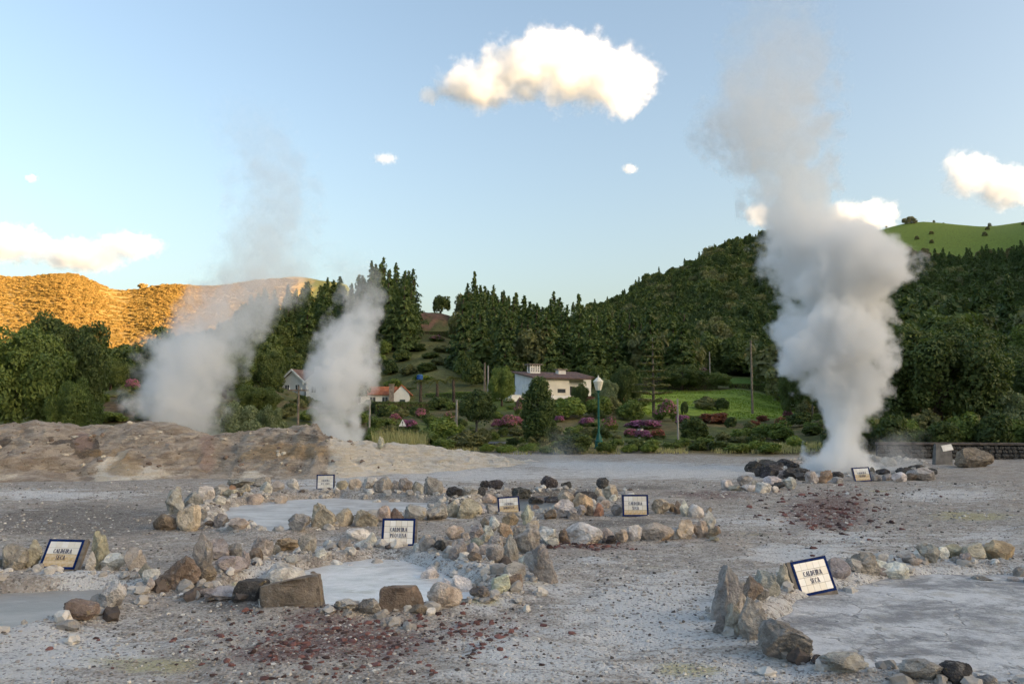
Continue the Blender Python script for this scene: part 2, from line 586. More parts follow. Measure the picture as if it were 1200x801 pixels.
whitec = s.mix(nB, (0.52, 0.52, 0.52), (0.74, 0.73, 0.715))
c = stain(c, s.math('ADD', m[0], 0.15), whitec, 0.26, 0.66, 1.6, 0.9)
c = stain(c, m[2], (0.42, 0.38, 0.20), 0.40, 0.72, 1.0, 0.8, 0.75)
redc = s.mix(s.smooth(nC, 0.4, 0.65), (0.10, 0.055, 0.052), (0.24, 0.155, 0.14))
c = stain(c, m[1], redc, 0.40, 0.74, 1.3, 1.6, 0.85)
sp = s.smooth(vr[0], 0.86, 0.93)
c = s.mix(s.math('MULTIPLY', sp, 0.55), c, (0.52, 0.50, 0.47))
sp = s.smooth(vr[1], 0.85, 0.92)
c = s.mix(s.math('MULTIPLY', sp, 0.6), c, (0.07, 0.062, 0.058))
vg = s.attr('veg')
nV = s.noise(P, 1.1, 7, 0.65)
vc = s.mix(s.smooth(nV, 0.3, 0.7), s.mix(1.0, vg.outputs['Color'], (0.55, 0.55, 0.5), 'MULTIPLY'), s.mix(1.0, vg.outputs['Color'], (1.35, 1.3, 1.2), 'MULTIPLY'))
c = s.mix(vg.outputs['Alpha'], c, vc)
h = s.math('ADD', s.math('MULTIPLY', nC, 0.8), s.math('ADD', s.math('MULTIPLY', nB, 0.9), s.math('MULTIPLY', vdist, -0.5)))
MAT_GROUND = s.principled(c, 0.92, s.bump(h, 0.05, 0.9), 0.2)
struct(link('ground', me, MAT_GROUND))

# ------------------------------------------------------------------ pools
def pool_mat(name, ca, cb, rough, cc=None, scale=1.0):
    s = NT(name)
    P = s.coord()
    n = s.noise(s.mapping(P, (0.8, 1.3, 1)), 0.9 * scale, 8, 0.65, 0.9)
    n2 = s.noise(s.mapping(P, (0.9, 1.3, 1)), 6 * scale, 7, 0.7, 0.3)
    v = s.math('ADD', s.math('MULTIPLY', n, 0.7), s.math('MULTIPLY', n2, 0.3))
    c = s.mix(s.smooth(v, 0.38, 0.6), ca, cb)
    if cc:
        c = s.mix(s.math('MULTIPLY', s.smooth(s.noise(s.mapping(P, (0.6, 1.4, 1)), 2.3, 6, 0.65), 0.56, 0.68), 0.7), c, cc)
    return s.principled(c, rough, s.bump(n2, 0.02, 0.5), 0.4)

def mud_mat():
    s = NT('drying_mud')
    P = s.coord()
    nA = s.noise(s.mapping(P, (0.8, 1.2, 1)), 0.8, 9, 0.68, 0.3)
    nB = s.noise(P, 5.5, 8, 0.7)
    nC = s.noise(P, 30, 5, 0.65)
    v = s.math('ADD', s.math('MULTIPLY', nA, 0.6), s.math('ADD', s.math('MULTIPLY', nB, 0.28), s.math('MULTIPLY', nC, 0.12)))
    c = s.mix(s.smooth(v, 0.42, 0.56), (0.25, 0.25, 0.255), (0.62, 0.62, 0.62))
    c = s.mix(s.math('MULTIPLY', s.smooth(s.noise(P, 1.7, 7, 0.7), 0.54, 0.66), 0.6), c, (0.40, 0.375, 0.32))
    warp = s.vmath('ADD', P, s.vmath('SCALE', s.noise(P, 2.0, 4, 0.6, col=True), scale=0.7))
    cr = s.voro(warp, 1.1, 'Distance', 'DISTANCE_TO_EDGE')
    crack = s.math('MULTIPLY', s.smooth(cr, 0.0, 0.035, 1.0, 0.0), s.smooth(nB, 0.45, 0.6))
    c = s.mix(s.math('MULTIPLY', crack, 0.7), c, (0.14, 0.135, 0.13))
    h = s.math('ADD', s.math('MULTIPLY', nB, 1.0), s.math('SUBTRACT', s.math('MULTIPLY', nC, 0.5), s.math('MULTIPLY', crack, 0.6)))
    return s.principled(c, 0.7, s.bump(h, 0.04, 0.9), 0.3)
PM = {
    'A': pool_mat('milky_water', (0.54, 0.555, 0.565), (0.76, 0.77, 0.775), 0.16, (0.40, 0.41, 0.36)),
    'B': pool_mat('muddy_water', (0.24, 0.225, 0.205), (0.34, 0.32, 0.295), 0.32, (0.36, 0.35, 0.33)),
    'C': mud_mat(),
    'D': pool_mat('silty_water', (0.33, 0.32, 0.315), (0.55, 0.545, 0.54), 0.40, (0.45, 0.41, 0.36)),
    'E': pool_mat('dark_mud', (0.05, 0.05, 0.052), (0.12, 0.115, 0.11), 0.40),
    'G': pool_mat('boiling_water', (0.24, 0.25, 0.26), (0.36, 0.37, 0.38), 0.25),
}
for key, P_ in POOLS.items():
    c0 = P_.mean(0)
    Q = c0 + (P_ - c0) * 1.0
    # push outline outwards a little so the shore is cut by the ground
    d = Q - c0
    Q = Q + d / np.linalg.norm(d, axis=1)[:, None] * 0.35
    V, Fc = [], []
    rings = [1.0, 0.8, 0.55, 0.28]
    n = len(Q)
    zl = {'C': -0.055, 'B': -0.075}.get(key, -0.085)
    for rr in rings:
        for q in Q:
            p = c0 + (q - c0) * rr
            V.append((p[0], p[1], zl))
    V.append((c0[0], c0[1], zl))
    for a in range(len(rings) - 1):
        for k in range(n):
            Fc.append((a * n + k, a * n + (k + 1) % n, (a + 1) * n + (k + 1) % n, (a + 1) * n + k))
    T = [((len(rings) - 1) * n + k, (len(rings) - 1) * n + (k + 1) % n, len(rings) * n) for k in range(n)]
    struct(link('pool', np_mesh('pool', V, [np.array(Fc), np.array(T)]), PM[key]))

# ------------------------------------------------------------------ rock mound along the left
tops = [(-260, 503), (-100, 500), (0, 505), (42, 500), (62, 504), (100, 506), (150, 500), (200, 501), (250, 513), (300, 506), (350, 498), (372, 499), (382, 514), (402, 521), (440, 521), (500, 525), (560, 533), (610, 541), (660, 546)]
base = [(-260, 566), (0, 564), (100, 562), (200, 560), (300, 560), (400, 561), (450, 557), (520, 552), (600, 546), (660, 542)]
mx = np.arange(-29, 3.2, 0.085)
my = np.arange(28.0, 46, 0.085)
MX, MY = np.meshgrid(mx, my)
colp = 600 + FPX * MX / MY * 1.004
wob = 0.5 * fbm2(MX / 2.2, MX * 0, 3, 71)
yb = np.interp(colp, [b[0] for b in base], [gp0(600, b[1])[1] for b in base]) + wob
wide = np.interp(colp, [0, 350, 385, 450, 600], [4.6, 4.4, 3.6, 3.4, 2.5])
yc = yb + wide
C = np.array([E(t[1], 1.0) - CAM_H for t in tops])
crest = CAM_H + np.interp(colp, [t[0] for t in tops], C) * yc
tt = np.clip((MY - yb) / wide, -1, 4)
prof = np.where(tt < 1, sst(tt, -0.06, 1.08) ** 0.8, 1 - 0.75 * sst(tt, 1.15, 2.6))
MZ = crest * prof
edge = sst(tt, -0.05, 0.3)
strata = fbm2(MX / 3.0 + 0.5 * MY, MZ * 3.2 + 0.3 * fbm2(MX / 1.5, MY / 1.5, 2, 5), 4, 77)
MZ = MZ + edge * (0.30 * fbm2(MX / 2.4, MY / 2.4, 4, 73) + 0.16 * strata + 0.15 * fbm2(MX / 0.55, MY / 0.55, 3, 79) + 0.08 * fbm2(MX / 0.22, MY / 0.22, 2, 83)) * np.where(colp < 385, 1.2, 1.25)
MZ = np.minimum(MZ, crest + 0.12 + 0.1 * fbm2(MX / 0.6, MY / 0.6, 2, 85))
MYd = MY - edge * 0.35 * strata * (tt < 1.1)
MXf = MX + edge * 0.12 * fbm2(MX / 0.4, MY / 0.4, 2, 89)
fade = sst(tt, -0.12, 0.02) * sst(MX, -29, -27.5) * (1 - sst(MX, 1.5, 3.0)) * (1 - sst(MY, 43.5, 45.8))
MZ = MZ * fade - 0.35 * (1 - fade) + hz(MX, MY)
nyy, nxx = MX.shape
ii = np.arange(nyy * nxx).reshape(nyy, nxx)
quads = np.stack([ii[:-1, :-1], ii[:-1, 1:], ii[1:, 1:], ii[1:, :-1]], -1).reshape(-1, 4)
me = np_mesh('mound', np.stack([MXf.ravel(), MYd.ravel(), MZ.ravel()], 1), quads, smooth=True)
mm = np.zeros((MX.size, 4), np.float32)
nn = fbm2(MX / 1.3, MY / 1.3, 4, 91)
nm = fbm2(MX / 0.9, MZ / 0.5, 3, 93)
mm[:, 0] = np.clip(sst(colp, 372, 402) + 0.9 * np.exp(-((colp - 145 - 30 * nn) / 22) ** 2) * sst(tt, 0.9, 0.2) + 0.8 * (1 - sst(tt, 0.05, 0.32)) * (0.5 + nn), 0, 1).ravel()   # pale
mm[:, 1] = np.clip(np.exp(-((colp - 335 - 20 * nn) / 70) ** 2) * band(tt, 0.25, 0.55, 0.15) + np.exp(-((colp - 150) / 25) ** 2) * band(tt, 0.05, 0.4, 0.12) + 0.7 * np.exp(-((colp - 120) / 60) ** 2) * band(tt, .45, .6, .1), 0, 1).ravel()  # ochre
mm[:, 2] = np.clip(np.exp(-((colp - 100) / 14) ** 2) * band(tt, 0.55, 0.95, 0.15) + 0.8 * np.exp(-((colp - 245) / 12) ** 2) * band(tt, 0.1, 1.0, 0.15), 0, 1).ravel()             # pinkish
mm[:, 3] = np.clip((colp < 120) * band(tt, 0.3, 0.8, 0.2) * sst(nm, -0.1, 0.4), 0, 1).ravel()                                                                                # dark layers
add_attr(me, 'mask', mm)
s = NT('mound_rock')
P = s.coord()
mk = s.attr('mask')
m = s.sep(mk.outputs['Color'])
nA = s.noise(s.mapping(P, (1, 1, 2.6)), 1.4, 7, 0.65, 0.5)
nC = s.noise(P, 11, 6, 0.65)
nS = s.noise(s.mapping(P, (0.5, 0.5, 4)), 2.2, 6, 0.6, 0.6)
c = s.mix(s.smooth(nA, 0.35, 0.65), (0.36, 0.29, 0.23), (0.64, 0.56, 0.47))
c = s.mix(s.math('MULTIPLY', s.smooth(nC, 0.5, 0.7), 0.45), c, (0.45, 0.39, 0.32))
c = s.mix(s.math('MULTIPLY', s.smooth(nS, 0.55, 0.68), 0.4), c, (0.10, 0.075, 0.06))
def st2(c, f, col, amt=0.9):
    v = s.math('ADD', f, s.math('ADD', s.math('MULTIPLY', s.math('SUBTRACT', nA, 0.5), 0.8), s.math('MULTIPLY', s.math('SUBTRACT', nC, 0.5), 0.6)))
    return s.mix(s.math('MULTIPLY', s.smooth(v, 0.4, 0.7), amt), c, col)
c = st2(c, mk.outputs['Alpha'], (0.08, 0.065, 0.055), 0.8)
pale = s.mix(s.smooth(nS, 0.4, 0.66), (0.92, 0.88, 0.80), (0.80, 0.71, 0.56))
c = st2(c, m[0], pale)
c = st2(c, m[1], (0.48, 0.32, 0.15), 0.6)
c = st2(c, m[2], (0.44, 0.31, 0.27), 0.6)
nD = s.noise(s.mapping(P, (1, 1, 1.8)), 28, 6, 0.7)
c = s.mix(s.math('MULTIPLY', s.smooth(nD, 0.50, 0.66), 0.40), c, (0.16, 0.125, 0.10))
c = s.mix(s.math('MULTIPLY', s.smooth(nD, 0.50, 0.34), 0.35), c, (0.66, 0.60, 0.52))
h = s.math('ADD', s.math('MULTIPLY', nA, 1.2), s.math('ADD', s.math('ADD', nS, s.math('MULTIPLY', nD, 0.35)), s.math('MULTIPLY', nC, 0.6)))
struct(link('rock_mound', me, s.principled(c, 0.92, s.bump(h, 0.25, 1.0), 0.2)))

# ------------------------------------------------------------------ rocks
rng = np.random.default_rng(7)
random.seed(11)

def icosphere(sub):
    t = (1 + 5 ** 0.5) / 2
    V = [(-1, t, 0), (1, t, 0), (-1, -t, 0), (1, -t, 0), (0, -1, t), (0, 1, t), (0, -1, -t), (0, 1, -t), (t, 0, -1), (t, 0, 1), (-t, 0, -1), (-t, 0, 1)]
    Fc = [(0, 11, 5), (0, 5, 1), (0, 1, 7), (0, 7, 10), (0, 10, 11), (1, 5, 9), (5, 11, 4), (11, 10, 2), (10, 7, 6), (7, 1, 8), (3, 9, 4), (3, 4, 2), (3, 2, 6), (3, 6, 8), (3, 8, 9), (4, 9, 5), (2, 4, 11), (6, 2, 10), (8, 6, 7), (9, 8, 1)]
    V = [np.array(v) / math.sqrt(1 + t * t) for v in V]
    for _ in range(sub):
        cache, nf = {}, []
        def midp(a, b):
            k = (min(a, b), max(a, b))
            if k not in cache:
                m_ = V[a] + V[b]
                V.append(m_ / np.linalg.norm(m_))
                cache[k] = len(V) - 1
            return cache[k]
        for a, b, c_ in Fc:
            ab, bc, ca = midp(a, b), midp(b, c_), midp(c_, a)
            nf += [(a, ab, ca), (b, bc, ab), (c_, ca, bc), (ab, bc, ca)]
        Fc = nf
    return np.array(V), np.array(Fc)

ICO = {k: icosphere(k) for k in (0, 1, 3, 4)}

def rock_mesh(kind, seed):
    r = np.random.default_rng(seed)
    V, Fc = ICO[4]
    V = V.copy()
    if kind == 'block':
        V = np.sign(V) * np.abs(V) ** 0.28
        V *= (1, 0.7, 0.5)
        cuts, lo, hi = 4, 0.85, 1.05
    elif kind == 'spire':
        V *= (1, 0.9, 1.2)
        V[:, :2] *= (1.15 - 0.45 * sst(V[:, 2], -0.5, 1.2))[:, None]
        cuts, lo, hi = 16, 0.45, 0.95
    elif kind == 'round':
        cuts, lo, hi = 12, 0.62, 0.95
    else:
        cuts, lo, hi = 20, 0.45, 0.85
    for _ in range(cuts):
        nrm = r.normal(size=3)
        if kind == 'block':
            nrm = nrm * (1, 0.6, 0.5) + (0, 0, 0.2)
        nrm /= np.linalg.norm(nrm)
        off = r.uniform(lo, hi) * (np.abs(nrm * np.abs(V).max(0)).sum() * 0.62 if kind == 'block' else 1)
        d = V @ nrm - off
        V = V - np.where(d > 0, d, 0)[:, None] * nrm * 0.98
    amp = {'block': 0.04, 'round': 0.09, 'spire': 0.22}.get(kind, 0.17)
    off = r.uniform(0, 50, 3)
    nrm = V / (np.linalg.norm(V, axis=1)[:, None] + 1e-6)
    rid = np.abs(fbm3(V * 2.1 + off + 9, 3, seed + 5))
    V = V + nrm * (amp * fbm3(V * 1.7 + off, 3, seed) - amp * 0.9 * (0.3 - np.minimum(rid, 0.3)) + (0.10 * (0.35 - np.abs(fbm3(V * 4.2 + off, 3, seed + 9))) + 0.06 * fbm3(V * 9 + off, 3, seed + 19)) * (0.35 if kind == 'block' else 1))[:, None]
    a = r.uniform(0, 6.28) if kind != 'block' else r.uniform(-0.15, 0.15)
    V = V @ np.array([[math.cos(a), -math.sin(a), 0], [math.sin(a), math.cos(a), 0], [0, 0, 1]]).T
    lo_, hi_ = V.min(0), V.max(0)
    V = (V - lo_) / (hi_ - lo_)
    V[:, :2] -= 0.5
    return np_mesh('rock', V, Fc)

s = NT('weathered_rock')
P = s.coord()
oi = s.n('ShaderNodeObjectInfo')
off = s.vmath('SCALE', oi.outputs['Location'], scale=1.7)
geo = s.n('ShaderNodeNewGeometry')
W = s.vmath('ADD', geo.outputs['Position'], off)
nA = s.noise(W, 4.0, 7, 0.65, 0.4)
nB = s.noise(W, 13.0, 6, 0.65)
nC = s.noise(W, 45.0, 5, 0.6)
base = oi.outputs['Color']
c = s.mix(s.smooth(nA, 0.3, 0.7), s.mix(1.0, base, (0.55, 0.53, 0.52), 'MULTIPLY'), s.mix(1.0, base, (1.35, 1.33, 1.3), 'MULTIPLY'))
c = s.mix(s.math('MULTIPLY', s.smooth(nB, 0.55, 0.70), 0.45), c, (0.50, 0.47, 0.43))
c = s.mix(s.math('MULTIPLY', s.smooth(s.noise(W, 7.5, 5, 0.6), 0.60, 0.72), 0.5), c, (0.09, 0.08, 0.07))
c = s.mix(s.math('MULTIPLY', s.smooth(s.noise(W, 5.3, 4, 0.6), 0.62, 0.72), 0.55), c, (0.33, 0.25, 0.11))
h = s.math('ADD', s.math('MULTIPLY', nB, 1.0), s.math('ADD', s.math('MULTIPLY', nC, 0.4), s.math('MULTIPLY', nA, 0.7)))
MAT_ROCK = s.principled(c, 0.9, s.bump(h, 0.05, 1.0), 0.2)

PROTO = {k: [rock_mesh(k, 100 + 31 * j + 7 * i) for i in range(n)] for j, (k, n) in enumerate((('round', 6), ('angular', 9), ('spire', 5), ('block', 3)))}
for lst in PROTO.values():
    for me in lst:
        me.materials.append(MAT_ROCK)
TINT = {'g': (.37, .35, .33), 'd': (.075, .073, .075), 'w': (.64, .62, .59), 'c': (.52, .45, .37), 'o': (.46, .36, .25), 'b': (.25, .205, .165), 'y': (.46, .45, .36), 'r': (.42, .25, .17)}
TWORD = {'g': 'grey', 'd': 'blackish', 'w': 'whitish', 'c': 'cream-coloured', 'o': 'ochre-stained', 'b': 'brown', 'y': 'yellow-green tinged', 'r': 'rust-orange'}

def rock(px, py, w, h, tint, where, group, kind=None, label=None, depth=None, sink=0.24):
    x, y, z = gp(px, py)
    k = y * CP + (z - CAM_H) * SP
    W_, H_ = w / FPX * k, h / FPX * k
    if kind is None:
        kind = 'spire' if h > 1.15 * w else ('round' if (int(px * 7 + py) % 5 < 2) else 'angular')
    me = PROTO[kind][int(px * 13 + py * 5) % len(PROTO[kind])]
    D = W_ * (depth or random.uniform(0.7, 1.0))
    H2 = H_ * (1 + sink) * 1.08
    o = link('rock', me, loc=(x, y + D * 0.42, min(z, gz(x, y + D * 0.42)) - H_ * sink), scale=(W_ * 1.12, D * 1.1, H2 + (z - min(z, gz(x, y + D * 0.42)))))
    o.rotation_euler = (0, 0, random.choice((0, math.pi)) + (random.uniform(-0.12, 0.12)))
    j = random.uniform(0.85, 1.15)
    o.color = (*[min(0.8, c * j * random.uniform(0.96, 1.04)) for c in TINT[tint]], 1)
    big = W_ > 0.48
    shp = {'spire': 'upright ', 'round': 'rounded ', 'angular': 'jagged ', 'block': 'block-like '}[kind]
    tag(o, label or f"{'large' if big else 'small'} {shp}{TWORD[tint]} rock {where}", 'rock', group)
    return o

RINGS = {
 'vimes': ('around the silty pool below the mound', 'rocks around the silty pool below the mound',
  "201,606,22,29,g 223,595,20,16,g 238,590,19,19,w 217,622,26,27,c 234,613,13,14,g 190,621,26,16,b 257,618,17,15,g 277,620,24,13,c 257,581,20,12,c 255,590,15,9,w 270,589,21,10,c 271,578,8,9,r 284,581,14,12,c 297,587,18,14,c 310,580,13,14,w 314,583,9,6,c 324,583,14,11,g 278,572,30,10,g 303,570,22,10,g 284,587,7,8,c 328,584,14,11,c 342,580,14,11,w 400,576,13,12,c 415,575,14,13,c 418,580,11,7,w 432,580,19,13,w 448,579,21,17,g 464,577,15,13,g 474,579,16,17,g 489,578,13,13,g 507,582,21,20,g 518,579,9,9,c 532,583,18,12,d 550,583,18,11,w 564,581,10,9,d 349,620,27,19,g 377,620,27,28,c 402,617,20,19,c 428,617,26,18,c 449,612,16,18,c 464,611,15,14,b 486,609,24,16,g 511,610,24,18,g 530,606,14,18,c 550,605,27,21,c 566,605,13,11,w 574,592,15,12,c 576,603,14,10,g 459,584,9,6,g 441,584,10,6,w 244,617,10,7,b"),
 'pequena': ('around the milky pool', 'rocks around the milky pool',
  "334,646,27,13,o 358,650,20,20,g 384,642,12,9,w 403,648,19,13,g 418,633,27,12,w 433,643,14,15,w 253,656,26,21,g 266,670,31,16,g 273,656,17,18,g 286,664,12,18,g 303,652,24,19,g 298,665,15,14,b 328,669,46,24,w 285,670,10,6,w 375,656,12,10,w 367,661,10,7,b 270,687,15,8,y 258,706,36,13,g 432,715,26,18,g 404,716,28,13,g 453,716,19,10,g 520,711,38,24,c 489,723,19,10,b 503,664,20,17,w 536,655,20,22,g 553,655,16,16,g 580,660,20,19,g 597,657,20,27,g 603,679,24,18,g 587,692,21,16,y 603,690,18,16,b 585,698,20,10,y 563,702,24,15,g 540,675,24,21,w 522,671,12,13,w 551,679,16,9,w 556,669,16,9,b 528,659,14,9,w 614,662,12,10,w 532,632,21,14,c 545,634,10,9,g 558,632,17,15,g 559,643,14,11,y 570,638,10,8,c 581,642,17,12,g 500,650,18,16,g 513,643,16,13,g 516,655,14,12,d 497,638,14,10,c 524,646,13,12,g 568,650,14,11,g 545,646,15,11,g 423,648,14,9,w 392,656,16,7,w 412,655,12,6,w 350,664,12,8,w 237,681,24,20,b 240,700,16,8,g 222,703,14,7,w 310,681,12,5,w 340,655,14,8,g 318,650,16,11,g 445,646,8,6,c 460,648,10,5,c 476,647,9,5,c 488,646,8,7,w"),
 'nova': ('in the stone ring on bare brown earth', 'rocks of the ring on bare brown earth',
  "568,618,10,12,b 580,619,13,13,w 598,615,18,13,o 572,628,12,11,w 592,630,17,15,o 607,627,11,10,c 628,599,8,7,b 619,598,6,7,w 625,624,13,13,c 608,628,13,9,c 645,609,14,11,b 663,607,24,19,w 672,609,13,11,g 682,605,11,12,g 691,604,10,12,b 702,604,12,14,r 643,636,26,16,w 648,639,14,7,w 661,636,13,15,b 714,636,18,16,c 716,637,11,9,d 729,636,14,14,c 745,635,17,17,w 751,635,11,6,g 773,635,34,18,c 794,631,13,11,w 803,631,20,20,c 822,630,17,18,c 833,621,15,21,w 836,631,14,11,b 838,634,10,5,y 842,625,8,8,b 803,605,11,18,w 795,602,9,14,b 817,606,17,14,w 776,602,20,16,c 788,600,8,9,b 831,600,7,6,c 724,604,13,12,g 588,639,13,10,g 601,640,14,12,g 577,624,9,7,g"),
 'barrenta': ('around the dark steaming mud pool', 'rocks around the dark mud pool',
  "568,578,11,11,d 581,579,17,10,d 611,580,23,15,d 644,577,19,13,d 648,583,24,9,d 683,583,32,13,d 707,577,14,12,d 628,583,16,10,d 638,591,30,7,b 664,592,18,16,c 684,593,22,18,o 701,588,13,15,c 716,587,16,17,c 709,591,11,8,c 719,592,9,7,w 595,582,13,8,d 655,588,10,6,b 664,577,12,7,d"),
 'grande': ('around the big steaming vent', 'rocks around the steaming vent',
  "854,574,14,11,w 863,575,14,6,y 874,569,16,11,g 880,576,17,8,w 897,578,18,12,w 909,577,8,7,w 907,569,20,10,w 914,574,14,8,d 927,573,14,13,w 886,569,8,6,g 884,553,18,12,d 890,558,9,11,d 907,560,25,15,d 902,549,25,10,d 923,545,19,10,d 919,561,13,10,g 927,562,14,13,d 939,556,27,7,d 940,563,14,9,d 954,566,15,13,g 969,566,15,14,o 983,559,14,8,d 984,566,13,7,g 942,538,6,7,c 948,537,9,6,d 889,541,6,4,w 1028,563,14,10,g 1037,557,14,7,d 1042,563,12,8,g 1056,564,16,10,w 1062,559,16,11,d 1078,553,18,8,d 1084,563,28,14,g 1095,559,14,9,d 1045,546,18,10,g 1021,556,10,8,d 1070,563,12,8,b 912,552,14,8,d 896,556,12,8,d 932,550,12,7,d 1012,539,10,6,g 1030,541,12,7,g"),
 'seca_left': ('edging the muddy brown pool', 'rocks edging the muddy brown pool',
  "111,679,24,42,y 34,681,20,30,y 10,685,26,27,g 127,678,29,20,w 153,677,25,25,g 168,681,14,19,g 174,682,18,14,w 174,693,11,15,g 235,665,20,37,g 144,700,14,19,g -18,684,24,20,g 104,671,12,22,w 190,694,14,10,c 212,700,10,5,w"),
 'seca_right': ('in the low rim of the drying mud basin', 'rocks of the drying mud basin',
  "857,727,38,56,g 862,744,24,32,y 885,751,30,44,g 884,705,22,26,b 904,699,27,25,g 921,692,15,26,y 987,682,26,22,g 1019,675,33,22,g 1052,670,32,21,w 1075,662,13,8,c 1093,662,22,20,g 1120,665,28,15,y 1146,663,24,16,y 1156,670,25,12,g 1179,667,34,19,o 1200,669,18,16,g 1086,802,48,22,g 1126,804,36,24,d 1160,803,22,10,g 1000,792,52,16,g 958,777,12,9,d 1222,672,30,17,g 1250,676,26,18,w 1036,674,14,9,g 1066,667,12,9,w 868,716,20,24,g 846,742,16,20,g 978,786,26,12,g 1004,677,18,14,g 1036,673,18,15,w 1107,665,14,12,w 1133,667,14,12,g 1165,666,14,14,y 1190,670,14,12,g 940,690,14,14,g 895,712,16,15,g 872,700,15,16,g 1068,668,14,11,g"),
}
for key, (where, grp, txt) in RINGS.items():
    for it in txt.split():
        a = it.split(',')
        rock(*[float(v) for v in a[:4]], a[4], where, grp)
# rocks that stand out
rock(340, 712, 67, 29, 'b', '', None, 'block', 'long brown rectangular stone block at the edge of the milky pool', 0.5)
rock(291, 706, 36, 20, 'd', '', None, 'block', 'dark low stone block beside the long brown rectangular block', 0.6)
rock(470, 714, 47, 24, 'b', '', None, 'block', 'dark olive-brown squared slab standing at the front of the milky pool', 0.35)
rock(686, 638, 40, 22, 'w', '', None, 'round', 'big smooth white boulder in the stone ring on brown earth')
rock(618, 650, 31, 33, 'g', '', None, 'angular', 'big grey boulder beside the small cream pointed rock')
rock(634, 682, 38, 39, 'g', '', None, 'spire', 'biggest dark grey boulder with a pale yellowish right edge', 0.8)
rock(618, 615, 14, 22, 'y', '', None, 'spire', 'slanting greenish-grey upright stone between the two small tile signs')
rock(205, 694, 45, 34, 'b', '', None, 'angular', 'large grey-brown boulder with a dark flat top behind the muddy pool')
rock(127, 714, 32, 30, 'w', '', None, 'angular', 'white pitted boulder at the end of the muddy pool')
rock(88, 733, 37, 20, 'b', '', None, 'round', 'reddish brown rounded stone lying at the front of the muddy pool')
rock(927, 774, 56, 40, 'g', '', None, 'angular', 'big grey boulder with pale cream top at the front of the drying mud')
rock(1150, 551, 38, 21, 'b', '', None, 'round', 'big brown boulder lying alone in front of the dry stone wall', 0.8)
rock(1107, 707, 14, 8, 'd', 'lying in the drying mud basin', 'dark stones lying in the mud basin', 'round')
rock(999, 745, 11, 8, 'd', 'lying in the drying mud basin', 'dark stones lying in the mud basin', 'round')
_o = rock(446, 560, 12, 16, 'y', '', None, 'spire', 'pale pointed stone on the crest of the white end of the mound')
_x, _y, _z = at(446, 523, 36.5)
_o.location = (_x, _y, _z - 0.12)
_o.scale = (0.34, 0.3, 0.6)

# loose stones too many to count: gravel and red scoria
def scatter_mesh(name, pts, size, cols, sub=0, flat=0.65):
    V0, F0 = ICO[sub]
    n = len(pts)
    r = np.random.default_rng(5)
    R_ = V0[None] * (1 + r.uniform(-0.33, 0.3, (n, len(V0), 1)))
    R_ *= (size[:, None] * r.uniform(0.7, 1.3, (n, 3)) * (1, 1, flat))[:, None, :]
    a = r.uniform(0, 6.28, n)
    ca, sa = np.cos(a)[:, None], np.sin(a)[:, None]
    X_, Y_ = R_[:, :, 0] * ca - R_[:, :, 1] * sa, R_[:, :, 0] * sa + R_[:, :, 1] * ca
    V = np.stack([X_ + pts[:, 0:1], Y_ + pts[:, 1:2], R_[:, :, 2] + pts[:, 2:3]], -1)
    Fc = (F0[None] + (np.arange(n) * len(V0))[:, None, None]).reshape(-1, 3)
    me = np_mesh(name, V.reshape(-1, 3), Fc)
    add_attr(me, 'col', np.repeat(np.concatenate([cols, np.ones((n, 1))], 1), len(V0), 0))
    return me
s = NT('loose_stone')
ca_ = s.attr('col')
n = s.noise(s.coord(), 40, 4)
c = s.mix(n, s.mix(1.0, ca_.outputs['Color'], (0.7, 0.7, 0.7), 'MULTIPLY'), s.mix(1.0, ca_.outputs['Color'], (1.3, 1.3, 1.3), 'MULTIPLY'))
MAT_LOOSE = s.principled(c, 0.92, None, 0.2)

def in_pools(x, y, keys='ABCDEG', marg=0.0):
    m_ = np.zeros(x.shape, bool)
    for k in keys:
        m_ |= poly_sd(POOLS[k], x, y) < marg
    return m_
n = 46000
Yg = 5.5 * np.exp(rng.uniform(0, math.log(30 / 5.5), n))
Xg = rng.uniform(-0.75, 0.75, n) * Yg
dens = 0.25 + 0.75 * sst(fbm2(Xg / 1.8, Yg / 1.8, 4, 201), -0.25, 0.45)
keep = (rng.random(n) < dens) & ~in_pools(Xg, Yg)
Xg, Yg = Xg[keep], Yg[keep]
n = len(Xg)
sz = (0.005 + 0.016 * rng.random(n) ** 3.5) * (0.6 + Yg / 14)
g = rng.random(n)
cols = np.where((g < 0.55)[:, None], np.array([[.30, .28, .26]]), np.where((g < 0.88)[:, None], np.array([[.55, .53, .50]]), np.array([[.09, .08, .075]]))) * rng.uniform(0.75, 1.2, (n, 1))
me = scatter_mesh('gravel', np.stack([Xg, Yg, hz(Xg, Yg) + sz * 0.2], 1), sz, np.clip(cols, 0, 0.7))
stuff(link('gravel', me, MAT_LOOSE), 'grey, white and black gravel strewn over the bare ground', 'gravel')

def px_scatter(blist, n):
    out = []
    for cx, cy_, rx, ry, share in blist:
        k = int(n * share)
        a = rng.normal(size=(k, 2)) * 0.55
        for u, v in a:
            out.append(gp0(cx + u * rx, cy_ + v * ry))
    o = np.array(out)
    o = o[~in_pools(o[:, 0], o[:, 1])]
    return o
q = px_scatter([(410, 748, 190, 44, .45), (330, 772, 130, 30, .15), (970, 598, 75, 30, .25), (690, 640, 60, 6, .07), (560, 735, 70, 20, .08)], 2600)
n = len(q)
sz = (0.008 + 0.045 * rng.random(n) ** 5) * np.clip(q[:, 1] / 10, 0.8, 1.8)
cols = np.where((rng.random(n) < 0.6)[:, None], np.array([[.15, .075, .068]]), np.array([[.07, .045, .042]])) * rng.uniform(0.7, 1.5, (n, 1))
me = scatter_mesh('scoria', np.stack([q[:, 0], q[:, 1], hz(q[:, 0], q[:, 1]) + sz * 0.1], 1), sz, cols, 0, 0.6)
